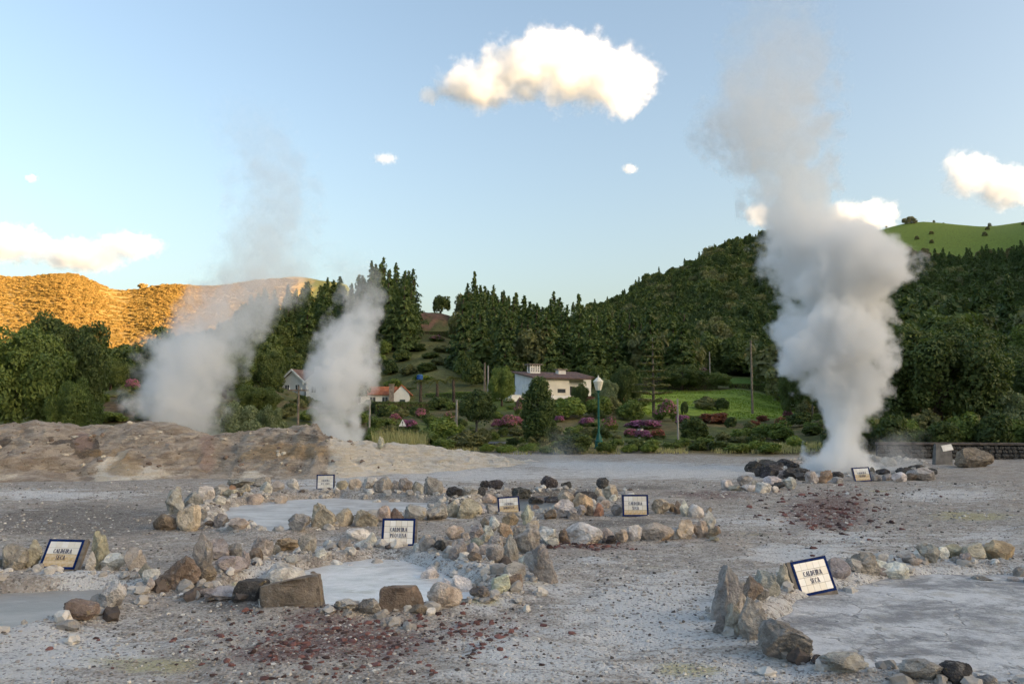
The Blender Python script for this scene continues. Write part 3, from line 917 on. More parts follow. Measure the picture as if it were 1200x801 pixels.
stuff(link('scoria', me, MAT_LOOSE), 'dark red crumbly scoria spread in patches on the ground', 'scoria')
# rubble between the rim rocks
pts = []
for key, P_ in POOLS.items():
    if key in 'H':
        continue
    nP = len(P_)
    for i in range(nP):
        a_, b_ = P_[i], P_[(i + 1) % nP]
        L = np.linalg.norm(b_ - a_)
        for _ in range(int(L * (40 if key in 'ADE' else 24))):
            t_ = rng.random()
            nrm = np.array([(b_ - a_)[1], -(b_ - a_)[0]]) / L
            pts.append(a_ + (b_ - a_) * t_ + nrm * (rng.normal() * 0.32 + (0.3 if key != 'G' else 0.2)) * (1 if poly_sd(P_, np.array([(a_ + b_)[0] / 2 + nrm[0] * .1]), np.array([(a_ + b_)[1] / 2 + nrm[1] * .1]))[0] > 0 else -1))
q = np.array(pts)
n = len(q)
sz = (0.015 + 0.11 * rng.random(n) ** 3.5)
g = rng.random(n)
cols = np.where((g < 0.6)[:, None], np.array([[.38, .36, .335]]), np.where((g < 0.94)[:, None], np.array([[.54, .51, .47]]), np.array([[.12, .10, .09]]))) * rng.uniform(0.75, 1.2, (n, 1))
me = scatter_mesh('rubble', np.stack([q[:, 0], q[:, 1], hz(q[:, 0], q[:, 1]) + sz * 0.2], 1), sz, np.clip(cols, 0, 0.7), 1, 0.8)
stuff(link('rubble', me, MAT_LOOSE), 'small rubble packed between the rocks of the pool rims', 'rubble')
# pale broken stones on the mound face
n = 500
xm = rng.uniform(-22, 1, n); ym = rng.uniform(30, 36, n)
ix = np.clip(((xm + 29) / 0.085).astype(int), 0, MX.shape[1] - 1); iy = np.clip(((ym - 28) / 0.085).astype(int), 0, MX.shape[0] - 1)
zz = MZ[iy, ix]
kp = zz > 0.15
q = np.stack([MXf[iy, ix], MYd[iy, ix], zz], 1)[kp]
sz = 0.03 + 0.10 * rng.random(len(q)) ** 3
cols = np.where((rng.random(len(q)) < 0.6)[:, None], np.array([[.50, .45, .38]]), np.array([[.2, .15, .12]])) * rng.uniform(0.8, 1.2, (len(q), 1))
stuff(link('mound_rubble', scatter_mesh('mound_rubble', q, sz, cols, 1, 0.7), MAT_LOOSE), 'pale broken stones lying on the face of the mound', 'rubble')

# ------------------------------------------------------------------ tile signs
def arcq(cx, cy_, rx, ry, a0, a1, w0, w1, n=10):
    out = []
    for i in range(n):
        q = []
        for t_ in (i / n, (i + 1) / n):
            a = math.radians(a0 + (a1 - a0) * t_)
            hw = w0 + (w1 - w0) * abs(math.cos(a))
            q.append((cx + rx * math.cos(a), cy_ + ry * math.sin(a), cx + (rx - hw) * math.cos(a), cy_ + (ry - min(hw, 0.10)) * math.sin(a)))
        (ax, ay, bx_, by_), (cx2, cy2, dx, dy) = q
        out.append([(ax, ay), (cx2, cy2), (dx, dy), (bx_, by_)])
    return out
def rc(x0, y0, x1, y1):
    return [(x0, y0), (x1, y0), (x1, y1), (x0, y1)]
def dg(x0, y0, x1, y1, w):
    return [(x0 - w / 2, y0), (x0 + w / 2, y0), (x1 + w / 2, y1), (x1 - w / 2, y1)]
SF = 0.08
def stem(x, w=0.22, y0=0, y1=1):
    return [rc(x - w / 2, y0, x + w / 2, y1), rc(x - w / 2 - 0.08, y0, x + w / 2 + 0.08, y0 + SF), rc(x - w / 2 - 0.08, y1 - SF, x + w / 2 + 0.08, y1)]
GLY = {
    'C': (0.72, arcq(.40, .5, .34, .5, 45, 315, .09, .22) + [rc(.62, .66, .68, .92), rc(.62, .10, .68, .26)]),
    'A': (0.78, [dg(.14, 0, .38, 1, .11), dg(.64, 0, .40, 1, .22), rc(.2, .30, .58, .37), rc(.02, 0, .27, SF), rc(.5, 0, .78, SF)]),
    'L': (0.66, stem(.18) + [rc(.18, 0, .6, .06), rc(.55, 0, .61, .28)]),
    'D': (0.76, stem(.18) + arcq(.26, .5, .42, .5, -90, 90, .09, .23)),
    'E': (0.68, stem(.18) + [rc(.18, 0, .6, .06), rc(.18, .94, .58, 1), rc(.2, .47, .46, .53), rc(.55, 0, .61, .26), rc(.53, .76, .59, 1), rc(.43, .38, .48, .62)]),
    'I': (0.40, stem(.20)),
    'R': (0.78, stem(.18) + arcq(.28, .74, .30, .26, -90, 90, .09, .20) + [dg(.36, .48, .66, 0, .16), rc(.55, 0, .8, SF)]),
    'S': (0.64, arcq(.32, .74, .25, .26, 40, 270, .09, .18) + arcq(.32, .26, .27, .26, -140, 90, .09, .19) + [rc(.50, .72, .56, .94), rc(.06, .06, .12, .28)]),
    'P': (0.70, stem(.18) + arcq(.28, .72, .32, .28, -90, 90, .09, .22)),
    'Q': (0.82, arcq(.40, .5, .36, .5, 0, 360, .06, .16, 16) + [dg(.46, .14, .72, -.18, .12)]),
    'U': (0.78, [rc(.12, .3, .27, 1), rc(.60, .3, .66, 1), rc(.04, .945, .35, 1), rc(.52, .945, .76, 1)] + arcq(.39, .32, .27, .32, 180, 360, .06, .1)),
    'N': (0.80, [rc(.12, 0, .18, 1), rc(.62, 0, .68, 1), dg(.62, 0, .18, 1, .17), rc(.02, 0, .28, SF), rc(.52, .945, .8, 1)]),
    'O': (0.80, arcq(.40, .5, .36, .5, 0, 360, .06, .16, 16)),
    'V': (0.78, [dg(.38, 0, .14, 1, .17), dg(.40, 0, .64, 1, .07), rc(.0, .945, .28, 1), rc(.5, .945, .78, 1)]),
    'B': (0.72, stem(.18) + arcq(.26, .75, .28, .25, -90, 90, .09, .19) + arcq(.26, .26, .34, .26, -90, 90, .09, .22)),
    'T': (0.72, [rc(.28, 0, .44, 1), rc(.04, .94, .68, 1), rc(.04, .74, .09, 1), rc(.63, .74, .68, 1), rc(.2, 0, .52, SF)]),
    'G': (0.80, arcq(.40, .5, .34, .5, 45, 340, .09, .22) + [rc(.60, .08, .74, .45), rc(.5, .40, .8, .45)]),
    'M': (0.94, [rc(.12, 0, .18, 1), rc(.70, 0, .86, 1), dg(.44, .1, .18, 1, .15), dg(.46, .1, .74, 1, .06), rc(.02, 0, .28, SF), rc(.62, 0, .94, SF)]),
    ' ': (0.40, []),
}
MAT_TILE = None
s = NT('glazed_tile')
P = s.coord()
oi = s.n('ShaderNodeObjectInfo')
n = s.noise(P, 9, 5)
rz = s.math('ADD', s.math('MULTIPLY', oi.outputs['Random'], 0.6), s.math('MULTIPLY', n, 0.4))
MAT_TILE = s.principled(s.mix(s.smooth(rz, 0.3, 0.8), (0.84, 0.83, 0.80), (0.76, 0.72, 0.64)), 0.22, None, 0.5)
MAT_TILE_STAIN = (lambda s: s.principled(s.mix(s.smooth(s.noise(s.coord(), 14, 6), 0.35, 0.65), (0.70, 0.60, 0.44), (0.56, 0.40, 0.20)), 0.35, None, 0.4))(NT('stained_tile'))
MAT_BLUE = plain('cobalt_glaze', (0.006, 0.022, 0.11), 0.75, 0.3, 9, 0, 0.1)
MAT_INK = plain('blue_ink', (0.012, 0.016, 0.07), 0.5, 0.2, 20)
MAT_SLAB = plain('concrete_back', (0.20, 0.175, 0.15), 0.9, 0.3, 9, 0.01)
TS = 0.104
def tile_box():
    m_ = MB()
    e, d_ = 0.002, TS / 2 - 0.002
    m_.hexa([(-d_, 0, -d_), (d_, 0, -d_), (-d_, -0.006, -d_), (d_, -0.006, -d_), (-d_, 0, d_), (d_, 0, d_), (-d_, -0.006, d_), (d_, -0.006, d_)])
    return m_.mesh('tile')
ME_TILE = tile_box(); ME_TILE.materials.append(MAT_TILE)
ME_TILE_S = ME_TILE.copy(); ME_TILE_S.materials.clear(); ME_TILE_S.materials.append(MAT_TILE_STAIN)

def text_mesh(lines, hgt):
    m_ = MB()
    for txt, zc in lines:
        xk = 0.80 * hgt
        wtot = sum(GLY[ch][0] for ch in txt) * xk
        x = -wtot / 2
        for ch in txt:
            wd, quads_ = GLY[ch]
            for q in quads_:
                V = [(x + a * xk, -0.0072, zc + (b - 0.5) * hgt) for a, b in q]
                m_.add(V, [(0, 1, 2, 3)])
            x += wd * xk
    return m_.mesh('lettering')

def tile_sign(px, py, words, label, lean, yaw=0.0, roll=0.0, k=1.0, stained=0, back=(0, 0), lift=0.01):
    x, y, z = gp(px, py)
    o = thing('tile_sign', label, 'sign', (x, y, z + lift))
    o.rotation_mode = 'YXZ'
    o.rotation_euler = (math.radians(-lean), math.radians(roll), math.radians(yaw))
    o.scale = (k, k, k)
    nx_, nz_ = 5, 4
    w_, h_ = nx_ * TS, nz_ * TS
    b = 0.036
    bl, br = back
    MB().box(-w_ / 2 - b - 0.008 - bl, w_ / 2 + b + 0.008 + br, 0.004, 0.075, -0.10, h_ + 2 * b + 0.006).build('backing_slab', MAT_SLAB, o)
    fr = MB()
    fr.box(-w_ / 2 - b, w_ / 2 + b, -0.007, 0.0045, 0, b).box(-w_ / 2 - b, w_ / 2 + b, -0.007, 0.0045, h_ + b, h_ + 2 * b)
    fr.box(-w_ / 2 - b, -w_ / 2, -0.007, 0.0045, b, h_ + b).box(w_ / 2, w_ / 2 + b, -0.007, 0.0045, b, h_ + b)
    fr.build('border', MAT_BLUE, o)
    for j in range(nz_):
        for i in range(nx_):
            link('tile', ME_TILE_S if j < stained else ME_TILE, None, o, (-w_ / 2 + (i + .5) * TS, 0.0035, b + (j + .5) * TS))
    hgt = 0.070 if len(words[1]) < 8 else 0.060
    link('lettering', text_mesh([(words[0], b + 2.45 * TS)], hgt), MAT_INK, o)
    link('lettering', text_mesh([(words[1], b + 1.45 * TS)], hgt), MAT_INK, o)
    return o
tile_sign(960, 689, ('CALDEIRA', 'SECA'), 'white tile sign reading CALDEIRA SECA, tilted on the rim of the drying mud basin', 20, 14, -7, 0.98, 0, (0.05, 0), 0.09)
tile_sign(65, 682, ('CALDEIRA', 'SECA'), 'white tile sign reading CALDEIRA SECA beside the muddy brown pool', 30, -3, 1, 0.98, 2, (0, 0.05))
tile_sign(466, 644, ('CALDEIRA', 'PEQUENA'), 'white tile sign reading CALDEIRA PEQUENA above the milky pool', 16, 3, 1, 1.02, 0, (0, 0.03))
tile_sign(745, 605, ('CALDEIRA', 'SECA'), 'white tile sign on the stone ring of bare brown earth', 8, 0, 0, 1.06, 1)
tile_sign(597, 603, ('CALDEIRA', 'BARRENTA'), 'cream tile sign at the front of the dark mud pool', 14, 2, -4, 0.96, 2)
tile_sign(381, 579, ('CALDEIRA', 'DOS VIMES'), 'small white tile sign below the pale end of the mound', 6, 0, -1, 1.0, 0)
tile_sign(1012, 564, ('CALDEIRA', 'GRANDE'), 'rust-stained tile sign on the rim of the big steaming vent', 18, 2, -3, 1.1, 2)

# ------------------------------------------------------------------ vegetation
def foliage(name, dark, lite, trans=0.25, rough=0.55):
    s = NT(name)
    a = s.sep(s.attr('rnd').outputs['Color'])
    oi = s.n('ShaderNodeObjectInfo')
    f = s.math('ADD', s.math('MULTIPLY', a[0], 0.55), s.math('MULTIPLY', oi.outputs['Random'], 0.45))
    c = s.mix(f, dark, lite)
    pb = s.n('ShaderNodeBsdfPrincipled')
    s.set(pb.inputs['Base Color'], c)
    pb.inputs['Roughness'].default_value = rough
    pb.inputs['Specular IOR Level'].default_value = 0.25
    tr = s.n('ShaderNodeBsdfTranslucent')
    s.set(tr.inputs[0], s.mix(1.0, c, (1.2, 1.3, 0.7), 'MULTIPLY'))
    mx = s.n('ShaderNodeMixShader')
    mx.inputs[0].default_value = trans
    s.t.links.new(pb.outputs[0], mx.inputs[1])
    s.t.links.new(tr.outputs[0], mx.inputs[2])
    s.t.links.new(mx.outputs[0], s.out.inputs['Surface'])
    return s.mat
F_DARK = foliage('leaf_dark', (0.059, 0.089, 0.030), (0.157, 0.199, 0.059))
F_CON = foliage('needle_dark', (0.050, 0.089, 0.030), (0.148, 0.193, 0.059))
F_MID = foliage('leaf_mid', (0.095, 0.137, 0.038), (0.232, 0.294, 0.073))
F_LITE = foliage('leaf_light', (0.131, 0.184, 0.038), (0.280, 0.350, 0.088))
F_OLIVE = foliage('leaf_olive', (0.126, 0.137, 0.059), (0.274, 0.274, 0.115))
F_PALE = foliage('leaf_pale', (0.149, 0.193, 0.088), (0.350, 0.385, 0.210))
F_SCRUB = foliage('leaf_scrub', (0.149, 0.131, 0.061), (0.280, 0.254, 0.123))
F_SUNTINT = foliage('leaf_sun_tint', (.24, .17, .04), (.50, .31, .09))  # orange of the low sun is put into this leaf colour
F_RED = foliage('leaf_red', (0.175, 0.079, 0.052), (0.298, 0.123, 0.079))
F_PINK = foliage('petal_pink', (.42, .12, .21), (.58, .25, .35), 0.3)
F_MAGENTA = foliage('petal_magenta', (.36, .10, .26), (.54, .23, .41), 0.3)
F_ROSE = foliage('petal_rose', (0.420, 0.080, 0.090), (0.560, 0.180, 0.160), 0.3)
F_WHITE = foliage('petal_white', (0.600, 0.580, 0.450), (0.750, 0.720, 0.600), 0.3)
M_BARK = plain('bark', (0.095, 0.072, 0.055), 0.95, 0.4, 6, 0.02)
M_BARKG = plain('bark_grey', (0.17, 0.15, 0.13), 0.95, 0.35, 6, 0.02)
M_WOOD = plain('weathered_pole_wood', (0.20, 0.165, 0.13), 0.9, 0.3, 4, 0.01)

def unit(v):
    return v / (np.linalg.norm(v, axis=-1, keepdims=True) + 1e-9)

def leaf_mesh(name, pts, nrm, size, r, jit=0.7, asp=0.6, rnd=None):
    n = len(pts)
    nn_ = unit(nrm + jit * r.normal(size=(n, 3)))
    t_ = unit(np.cross(nn_, r.normal(size=(n, 3))))
    b_ = np.cross(nn_, t_)
    sz = (size * r.uniform(0.65, 1.3, n))[:, None]
    droop = nn_ * sz * 0.18
    V = np.stack([pts + t_ * sz - droop, pts + b_ * sz * asp, pts - t_ * sz - droop, pts - b_ * sz * asp], 1).reshape(-1, 3)
    Fc = np.arange(n * 4).reshape(n, 4)
    me = np_mesh(name, V, Fc)
    if rnd is None:
        rnd = r.random(n)
    col = np.repeat(np.stack([rnd, rnd, rnd, np.ones(n)], 1), 4, 0)
    add_attr(me, 'rnd', col)
    return me

def lump_points(centers, radii, per, r, mid, up=0.15, inner=0.75):
    P_, N_, L_ = [], [], []
    for c_, rad in zip(centers, radii):
        d = unit(r.normal(size=(per, 3)))
        out = unit((c_ - mid)[None])[0]
        flip = (d @ out + up * d[:, 2]) < -0.35
        d[flip] = -d[flip]
        q = c_ + d * rad * r.uniform(inner, 1.08, (per, 1))
        P_.append(q)
        N_.append(d + 0.35 * np.array([0, 0, 1]))
        L_.append(np.clip(r.normal(0.5, 0.25, 1) + r.normal(0, 0.18, per), 0, 1))
    return np.concatenate(P_), np.concatenate(N_), np.concatenate(L_)

def ell_lumps(n, cz, rx, rz, r, lo=0.55, hi=0.95, bottom=-0.75):
    d = unit(r.normal(size=(n * 3, 3)))
    d = d[d[:, 2] > bottom][:n]
    return np.array([0, 0, cz]) + d * r.uniform(lo, hi, (len(d), 1)) * np.array([rx, rx, rz])

def crown_broad(name, h, rx, seed, nl, per, leaf, lump, base=0.12, mat=None, rz=None, noisy=0.0):
    r = np.random.default_rng(seed)
    rz = rz or h * (1 - base) / 2
    cz = h * base + rz
    C_ = ell_lumps(nl, cz, rx - lump * 0.8, rz - lump * 0.8, r, 0.45, 1.0)
    if noisy:
        C_ = C_ + r.normal(size=C_.shape) * noisy
    P_, N_, L_ = lump_points(C_, r.uniform(0.6, 1.25, len(C_)) * lump, per, r, np.array([0, 0, cz * 0.8]))
    me = leaf_mesh(name, P_, N_, leaf, r, 0.6, 0.6, L_)
    if mat:
        me.materials.append(mat)
    return me

def trunk_mesh(h, rad, seed, limbs=5, spread=0.3, top=0.75):
    r = np.random.default_rng(seed)
    m_ = MB()
    pts = [np.array([r.normal() * 0.02 * h * t_, r.normal() * 0.02 * h * t_, h * top * t_ - (0.25 if t_ == 0 else 0)]) for t_ in np.linspace(0, 1, 5)]
    m_.tube(pts, [rad * (1.25 - t_ * 0.95) for t_ in np.linspace(0, 1, 5)], 7)
    for i in range(limbs):
        t_ = r.uniform(0.3, 0.8)
        b_ = np.array([0, 0, h * top * t_])
        a = r.uniform(0, 6.28)
        d = np.array([math.cos(a) * spread * h, math.sin(a) * spread * h, h * 0.25])
        m_.tube([b_, b_ + d * 0.5 + (0, 0, 0.03 * h), b_ + d], [rad * 0.45, rad * 0.3, rad * 0.1], 5)
    return m_.mesh('trunk', True)

def crown_conifer(name, h, rx, seed, levels=30, base=0.10, mat=None, leaf=0.42):
    r = np.random.default_rng(seed)
    P_, N_, L_ = [], [], []
    for k in range(levels):
        t_ = (k + r.uniform(0, 0.6)) / levels
        z = h * (base + (1 - base) * t_)
        rad = rx * (1 - t_ ** 1.6) ** 0.9 * (1 - 0.25 * t_) * (0.75 + 0.5 * r.random()) + 0.12
        nb = max(4, int(10 * (1 - t_) + 4))
        lv = np.clip(r.normal(0.5, 0.2), 0, 1)
        for b_ in range(nb):
            a = r.uniform(0, 6.283)
            L = rad * r.uniform(0.65, 1.15)
            m_ = max(3, int(8 * L / rx) + 3)
            u = np.sqrt(r.uniform(0.05, 1, m_))
            p = np.stack([np.cos(a) * L * u, np.sin(a) * L * u, z - 0.28 * L * u ** 1.5 + 0.1 * L], 1) + r.normal(size=(m_, 3)) * 0.12 * leaf / 0.42
            P_.append(p)
            N_.append(np.tile([math.cos(a) * 0.8, math.sin(a) * 0.8, 0.7], (m_, 1)))
            L_.append(np.clip(lv + r.normal(0, 0.2, m_) + 0.25 * (u - 0.6), 0, 1))
    me = leaf_mesh(name, np.concatenate(P_), np.concatenate(N_), leaf, r, 0.45, 0.55, np.concatenate(L_))
    if mat:
        me.materials.append(mat)
    return me

def gpt(px, py, y0=46.0, y1=320.0):
    """first terrain point seen at the pixel, at depths y0..y1"""
    Y = np.arange(y0, y1, 0.5)
    t_ = (400.5 - py) / FPX
    x = (px - 600) / FPX / (CP - t_ * SP) * Y
    z = hz(x, Y)
    _, p = proj(x, Y, z)
    k = np.argmax(p <= py)
    if p[k] > py:
        k = len(Y) - 1
    return x[k], Y[k], z[k]

def size_at(px_len, Y):
    return px_len / FPX * Y * 1.004

def plant_tree(proto, x, y, z, sx, sz, label, cat, group=None, rot=None, name=None):
    t_ = copy_tree(proto) if proto.get('used') else proto
    proto['used'] = 1
    t_.location = (x, y, z)
    t_.rotation_euler = (0, 0, random.uniform(0, 6.28) if rot is None else rot)
    t_.scale = (sx, sx, sz)
    tag(t_, label, cat, group)
    if not group and 'group' in t_:
        del t_['group']
    return t_

def proto_tree(name, crown, trunk, cmat=None, tmat=None):
    e = link(name, None)
    link('trunk', trunk, tmat or M_BARK, e)
    link('crown', crown, cmat, e)
    return e

# --- conifers of the plantation
CONS = [proto_tree('conifer_tree', crown_conifer('crown', 15, 3.3 + 0.3 * i, 300 + i, 36, 0.05, F_CON), trunk_mesh(15, 0.28, 310 + i, 0, top=0.95)) for i in range(4)]
G1 = ('tall dark conifer in the plantation on the hill behind the white house', 'conifers of the hill plantation')
G2 = ('tall dark conifer on the ridge beside the bare reddish clearing', 'conifers beside the clearing')
G3 = ('dark conifer on the ridge behind the two steam plumes', 'conifers on the ridge behind the steam')
con_objs = []
def con_rows(px0, px1, Y0, Y1, dy, dx, lab, hmin, hmax):
    for Y in np.arange(Y0, Y1, dy):
        stp = dx * FPX / Y
        for px in np.arange(px0 + random.uniform(0, stp), px1, stp):
            p_, Yj = px + random.uniform(-0.4, 0.4) * stp, Y + random.uniform(-0.45, 0.45) * dy
            x = (p_ - 600) / FPX * Yj
            hgt = random.uniform(hmin, hmax) * (1.15 if random.random() < 0.12 else 1)
            w_ = random.uniform(0.8, 1.15)
            con_objs.append(plant_tree(random.choice(CONS), x, Yj, gz(x, Yj) - 0.2, w_, hgt / 15, lab[0], 'tree', lab[1]))
            con_objs[-1].rotation_euler = (random.gauss(0, 0.03), random.gauss(0, 0.03), random.uniform(0, 6.28))
con_rows(549, 805, 152, 264, 8.4, 4.3, G1, 9.5, 16.5)
con_rows(430, 481, 196, 268, 9, 4.4, G2, 14, 18)
con_rows(290, 432, 205, 268, 10, 5.6, G3, 10, 14)
# odd trees standing out on the skyline
x, y, z = at_ground(517, 362, 262)
BROADF = [proto_tree('broadleaf_tree', crown_broad('crown', 8, 4.0, 330 + i, 30, 60, 0.42, 1.35, 0.1, F_DARK, noisy=0.25), trunk_mesh(8, 0.22, 340 + i, 4)) for i in range(3)]
plant_tree(BROADF[0], x, y, z - 2.0, 0.85, 1.1, 'lone dark rounded tree on the skyline of the bare clearing', 'tree')
x, y, z = at_ground(556, 372, 268)
plant_tree(CONS[1], x, y, z, 1.0, 1.35, 'tallest conifer rising above the plantation skyline', 'tree')
x, y, z = at_ground(878, 290, 478)
plant_tree(BROADF[1], x, y, z - .2, 0.9, 1.6, 'tall bare-topped tree on the crest of the wooded mountain', 'tree')

# --- forests read as one mass
def instancer(name, label, cat, pts, scl, src):
    me = bpy.data.meshes.new(name)
    me.vertices.add(len(pts))
    me.vertices.foreach_set('co', np.asarray(pts, np.float32).ravel())
    a = me.attributes.new('scl', 'FLOAT_VECTOR', 'POINT')
    a.data.foreach_set('vector', np.asarray(scl, np.float32).ravel())
    o = link(name, me)
    g = bpy.data.node_groups.new(name + '_nodes', 'GeometryNodeTree')
    g.interface.new_socket('Geometry', in_out='INPUT', socket_type='NodeSocketGeometry')
    g.interface.new_socket('Geometry', in_out='OUTPUT', socket_type='NodeSocketGeometry')
    gi, go = g.nodes.new('NodeGroupInput'), g.nodes.new('NodeGroupOutput')
    ob = g.nodes.new('GeometryNodeObjectInfo')
    ob.inputs['Object'].default_value = src
    ob.inputs['As Instance'].default_value = True
    ip = g.nodes.new('GeometryNodeInstanceOnPoints')
    rv = g.nodes.new('FunctionNodeRandomValue')
    rv.data_type = 'FLOAT_VECTOR'
    rv.inputs[0].default_value = (0, 0, 0)
    rv.inputs[1].default_value = (0.05, 0.05, 6.283)
    na = g.nodes.new('GeometryNodeInputNamedAttribute')
    na.data_type = 'FLOAT_VECTOR'
    na.inputs['Name'].default_value = 'scl'
    L = g.links.new
    L(gi.outputs[0], ip.inputs['Points'])
    L(ob.outputs['Geometry'], ip.inputs['Instance'])
    L(rv.outputs[0], ip.inputs['Rotation'])
    L(na.outputs[0], ip.inputs['Scale'])
    L(ip.outputs[0], go.inputs[0])
    md = o.modifiers.new('scatter', 'NODES')
    md.node_group = g
    return stuff(o, label, cat)

def wedge(px0, px1, Y0, Y1, spacing, test=None, jitter=0.45):
    out = []
    for Y in np.arange(Y0, Y1, spacing):
        X = np.arange((px0 - 600) / FPX * Y, (px1 - 600) / FPX * Y, spacing)
        if len(X):
            out.append(np.stack([X + rng.uniform(-jitter, jitter, len(X)) * spacing, np.full(len(X), Y) + rng.uniform(-jitter, jitter, len(X)) * spacing], 1))
    q = np.concatenate(out)
    z = hz(q[:, 0], q[:, 1])
    pxx, pyy = proj(q[:, 0], q[:, 1], z)
    if test is not None:
        k = test(pxx, q[:, 1], z)
        q, z = q[k], z[k]
    return np.column_stack([q, z - 0.4])
def crown_of(t_):
    return [c_ for c_ in t_.children if c_.name.startswith('crown')][0]
def scl(n, a, b, hz_=(0.85, 1.25)):
    s_ = rng.uniform(a, b, n)
    return np.column_stack([s_, s_, s_ * rng.uniform(*hz_, n)])

def f_right(px, Y, z):
    ok = (z < 72) | (px < 985)
    ok &= ~((px < 905) & (Y < 190))
    ok &= (Y > 118) | ((px > 990) & (Y > 100))
    ok &= ~((px > 1000) & (z > 70))
    ok &= ~((px < 800) & (Y < 296))
    return ok
q = wedge(640, 1420, 58, 560, 5.2, f_right)
q = q[np.argsort(rng.random(len(q)))]
n = len(q)
pick = rng.random(n)
for k, (src, lo, hi) in enumerate(((BROADF[0], 0.0, 0.36), (BROADF[1], 0.36, 0.66), (CONS[2], 0.66, 0.78))):
    m_ = (pick >= lo) & (pick < hi)
    instancer('forest', ['dark broadleaf forest covering the mountain slope', 'mixed green broadleaf forest on the mountain slope', 'scattered conifers within the mountain forest'][k], 'forest', q[m_], scl(m_.sum(), *((0.75, 1.35) if k < 2 else (0.6, 0.85))), crown_of(src))
FOR_M = proto_tree('broadleaf_tree', crown_broad('crown', 8, 4.2, 351, 30, 60, 0.42, 1.3, 0.1, F_OLIVE, noisy=0.3), trunk_mesh(8, 0.22, 352, 4))
x, y, z = at_ground(920, 478, 112)
plant_tree(FOR_M, x, y, z - .2, 0.8, 0.85, 'olive green tree at the edge of the sloping meadow', 'tree')
m_ = (pick >= 0.78)
instancer('forest', 'olive green trees mixed into the mountain forest', 'forest', q[m_], scl(m_.sum(), 0.7, 1.3), crown_of(FOR_M))
# conifer plantation band and scrub near the top of the right hill
q = wedge(985, 1420, 270, 470, 6.0, lambda px, Y, z: (z > 52) & (z < 76) & (px > 1000))
instancer('forest', 'young conifer plantation high on the hill below the pasture', 'forest', q, scl(len(q), 0.6, 0.9), crown_of(CONS[3]))
SCRUB = proto_tree('scrub_tree', crown_broad('crown', 6, 3.6, 361, 22, 60, 0.38, 1.2, 0.02, F_SCRUB, noisy=0.4), trunk_mesh(6, 0.15, 362, 5))
x, y, z = at_ground(1068, 270, 590)
plant_tree(SCRUB, x, y, z - 2.0, 1.5, 1.25, 'dark bushy tree standing at the top of the green hill pasture', 'tree')
q = wedge(1000, 1420, 360, 600, 6.0, lambda px, Y, z: (z > 72) & (z < 92 + 5 * np.sin(px / 23)))
q = q[rng.random(len(q)) < 0.8]
instancer('scrub', 'brownish scrub along the lower edge of the hill pasture', 'scrub', q, scl(len(q), 0.5, 1.0), crown_of(SCRUB))
q = wedge(1010, 1420, 400, 640, 20.0, lambda px, Y, z: z > 92)
q = q[rng.random(len(q)) < 0.35]
instancer('scrub', 'scattered low bushes dotted over the hill pasture', 'scrub', q, scl(len(q), 0.25, 0.6), crown_of(SCRUB))
# far sunlit hill, much of its gold comes from the leaf colour
GOLD = proto_tree('broadleaf_tree', crown_broad('crown', 8, 4.6, 371, 26, 70, 0.50, 1.5, 0.0, F_SUNTINT, noisy=0.6), trunk_mesh(8, 0.2, 372, 4))
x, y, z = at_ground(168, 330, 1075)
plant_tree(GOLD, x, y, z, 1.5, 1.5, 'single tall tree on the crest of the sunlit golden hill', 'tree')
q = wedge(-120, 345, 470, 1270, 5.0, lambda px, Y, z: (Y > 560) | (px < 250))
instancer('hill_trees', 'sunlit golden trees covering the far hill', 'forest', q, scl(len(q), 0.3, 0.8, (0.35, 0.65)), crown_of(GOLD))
q = wedge(552, 810, 156, 262, 9.0)
q = q[rng.random(len(q)) < 0.45]
instancer('mixed_woodland', 'olive broadleaf crowns mixed among the plantation conifers', 'forest', q, scl(len(q), 0.8, 1.2, (1.0, 1.5)), crown_of(FOR_M))
# undergrowth around and below the plantation
q = wedge(250, 800, 140, 275, 5.5, lambda px, Y, z: ~((px > 484) & (px < 536) & (Y > 226)) & ((px < 428) | (px > 540) | ((Y > 190) & (px < 480))))
instancer('undergrowth', 'dark undergrowth at the foot of the hillside conifers', 'undergrowth', q, scl(len(q), 0.35, 0.75, (0.7, 1.1)), crown_of(BROADF[2]))
q = wedge(-60, 330, 118, 330, 7, lambda px, Y, z: (px < 330))
instancer('undergrowth', 'dark woodland in the valley behind the mound', 'forest', q, scl(len(q), 0.6, 1.1), crown_of(BROADF[2]))
x, y, z = at_ground(416, 476, 122)
plant_tree(BROADF[2], x, y, z - .2, 0.6, 0.7, 'dark garden tree behind the left steam plume', 'tree')

# --- big near trees
BIG = [proto_tree('broadleaf_tree', crown_broad('crown', 9, 5.2, 400 + i, 95, 260, 0.17, 1.15, 0.04, F_DARK if i else F_MID, noisy=0.3), trunk_mesh(9, 0.35, 405 + i, 6), None) for i in range(2)]
crown_of(BIG[0]).data.materials.clear(); crown_of(BIG[0]).data.materials.append(F_DARK)
BIGL = proto_tree('broadleaf_tree', crown_broad('crown', 9, 5.0, 410, 90, 240, 0.18, 1.2, 0.02, F_MID, noisy=0.4), trunk_mesh(9, 0.35, 411, 6))
PALE = proto_tree('broadleaf_tree', crown_broad('crown', 5, 3.0, 412, 60, 200, 0.13, 0.8, 0.0, F_PALE, noisy=0.25), trunk_mesh(5, 0.2, 413, 5))
def near_tree(proto, px, Y, ptop, wpx, h0, w0, label, group=None, pbase=None):
    x = at(px, 480, Y)[0]
    z = gz(x, Y) if pbase is None else E(pbase, Y)
    z = min(z, gz(x, Y))
    hh = E(ptop, Y) - z
    plant_tree(proto, x, Y, z - 0.15, size_at(wpx, Y) / w0, hh / h0 * 1.02, label, 'tree', group)
near_tree(BIG[0], 1098, 56, 372, 150, 9, 10.4, 'large dark glossy-leaved tree behind the dry stone wall')
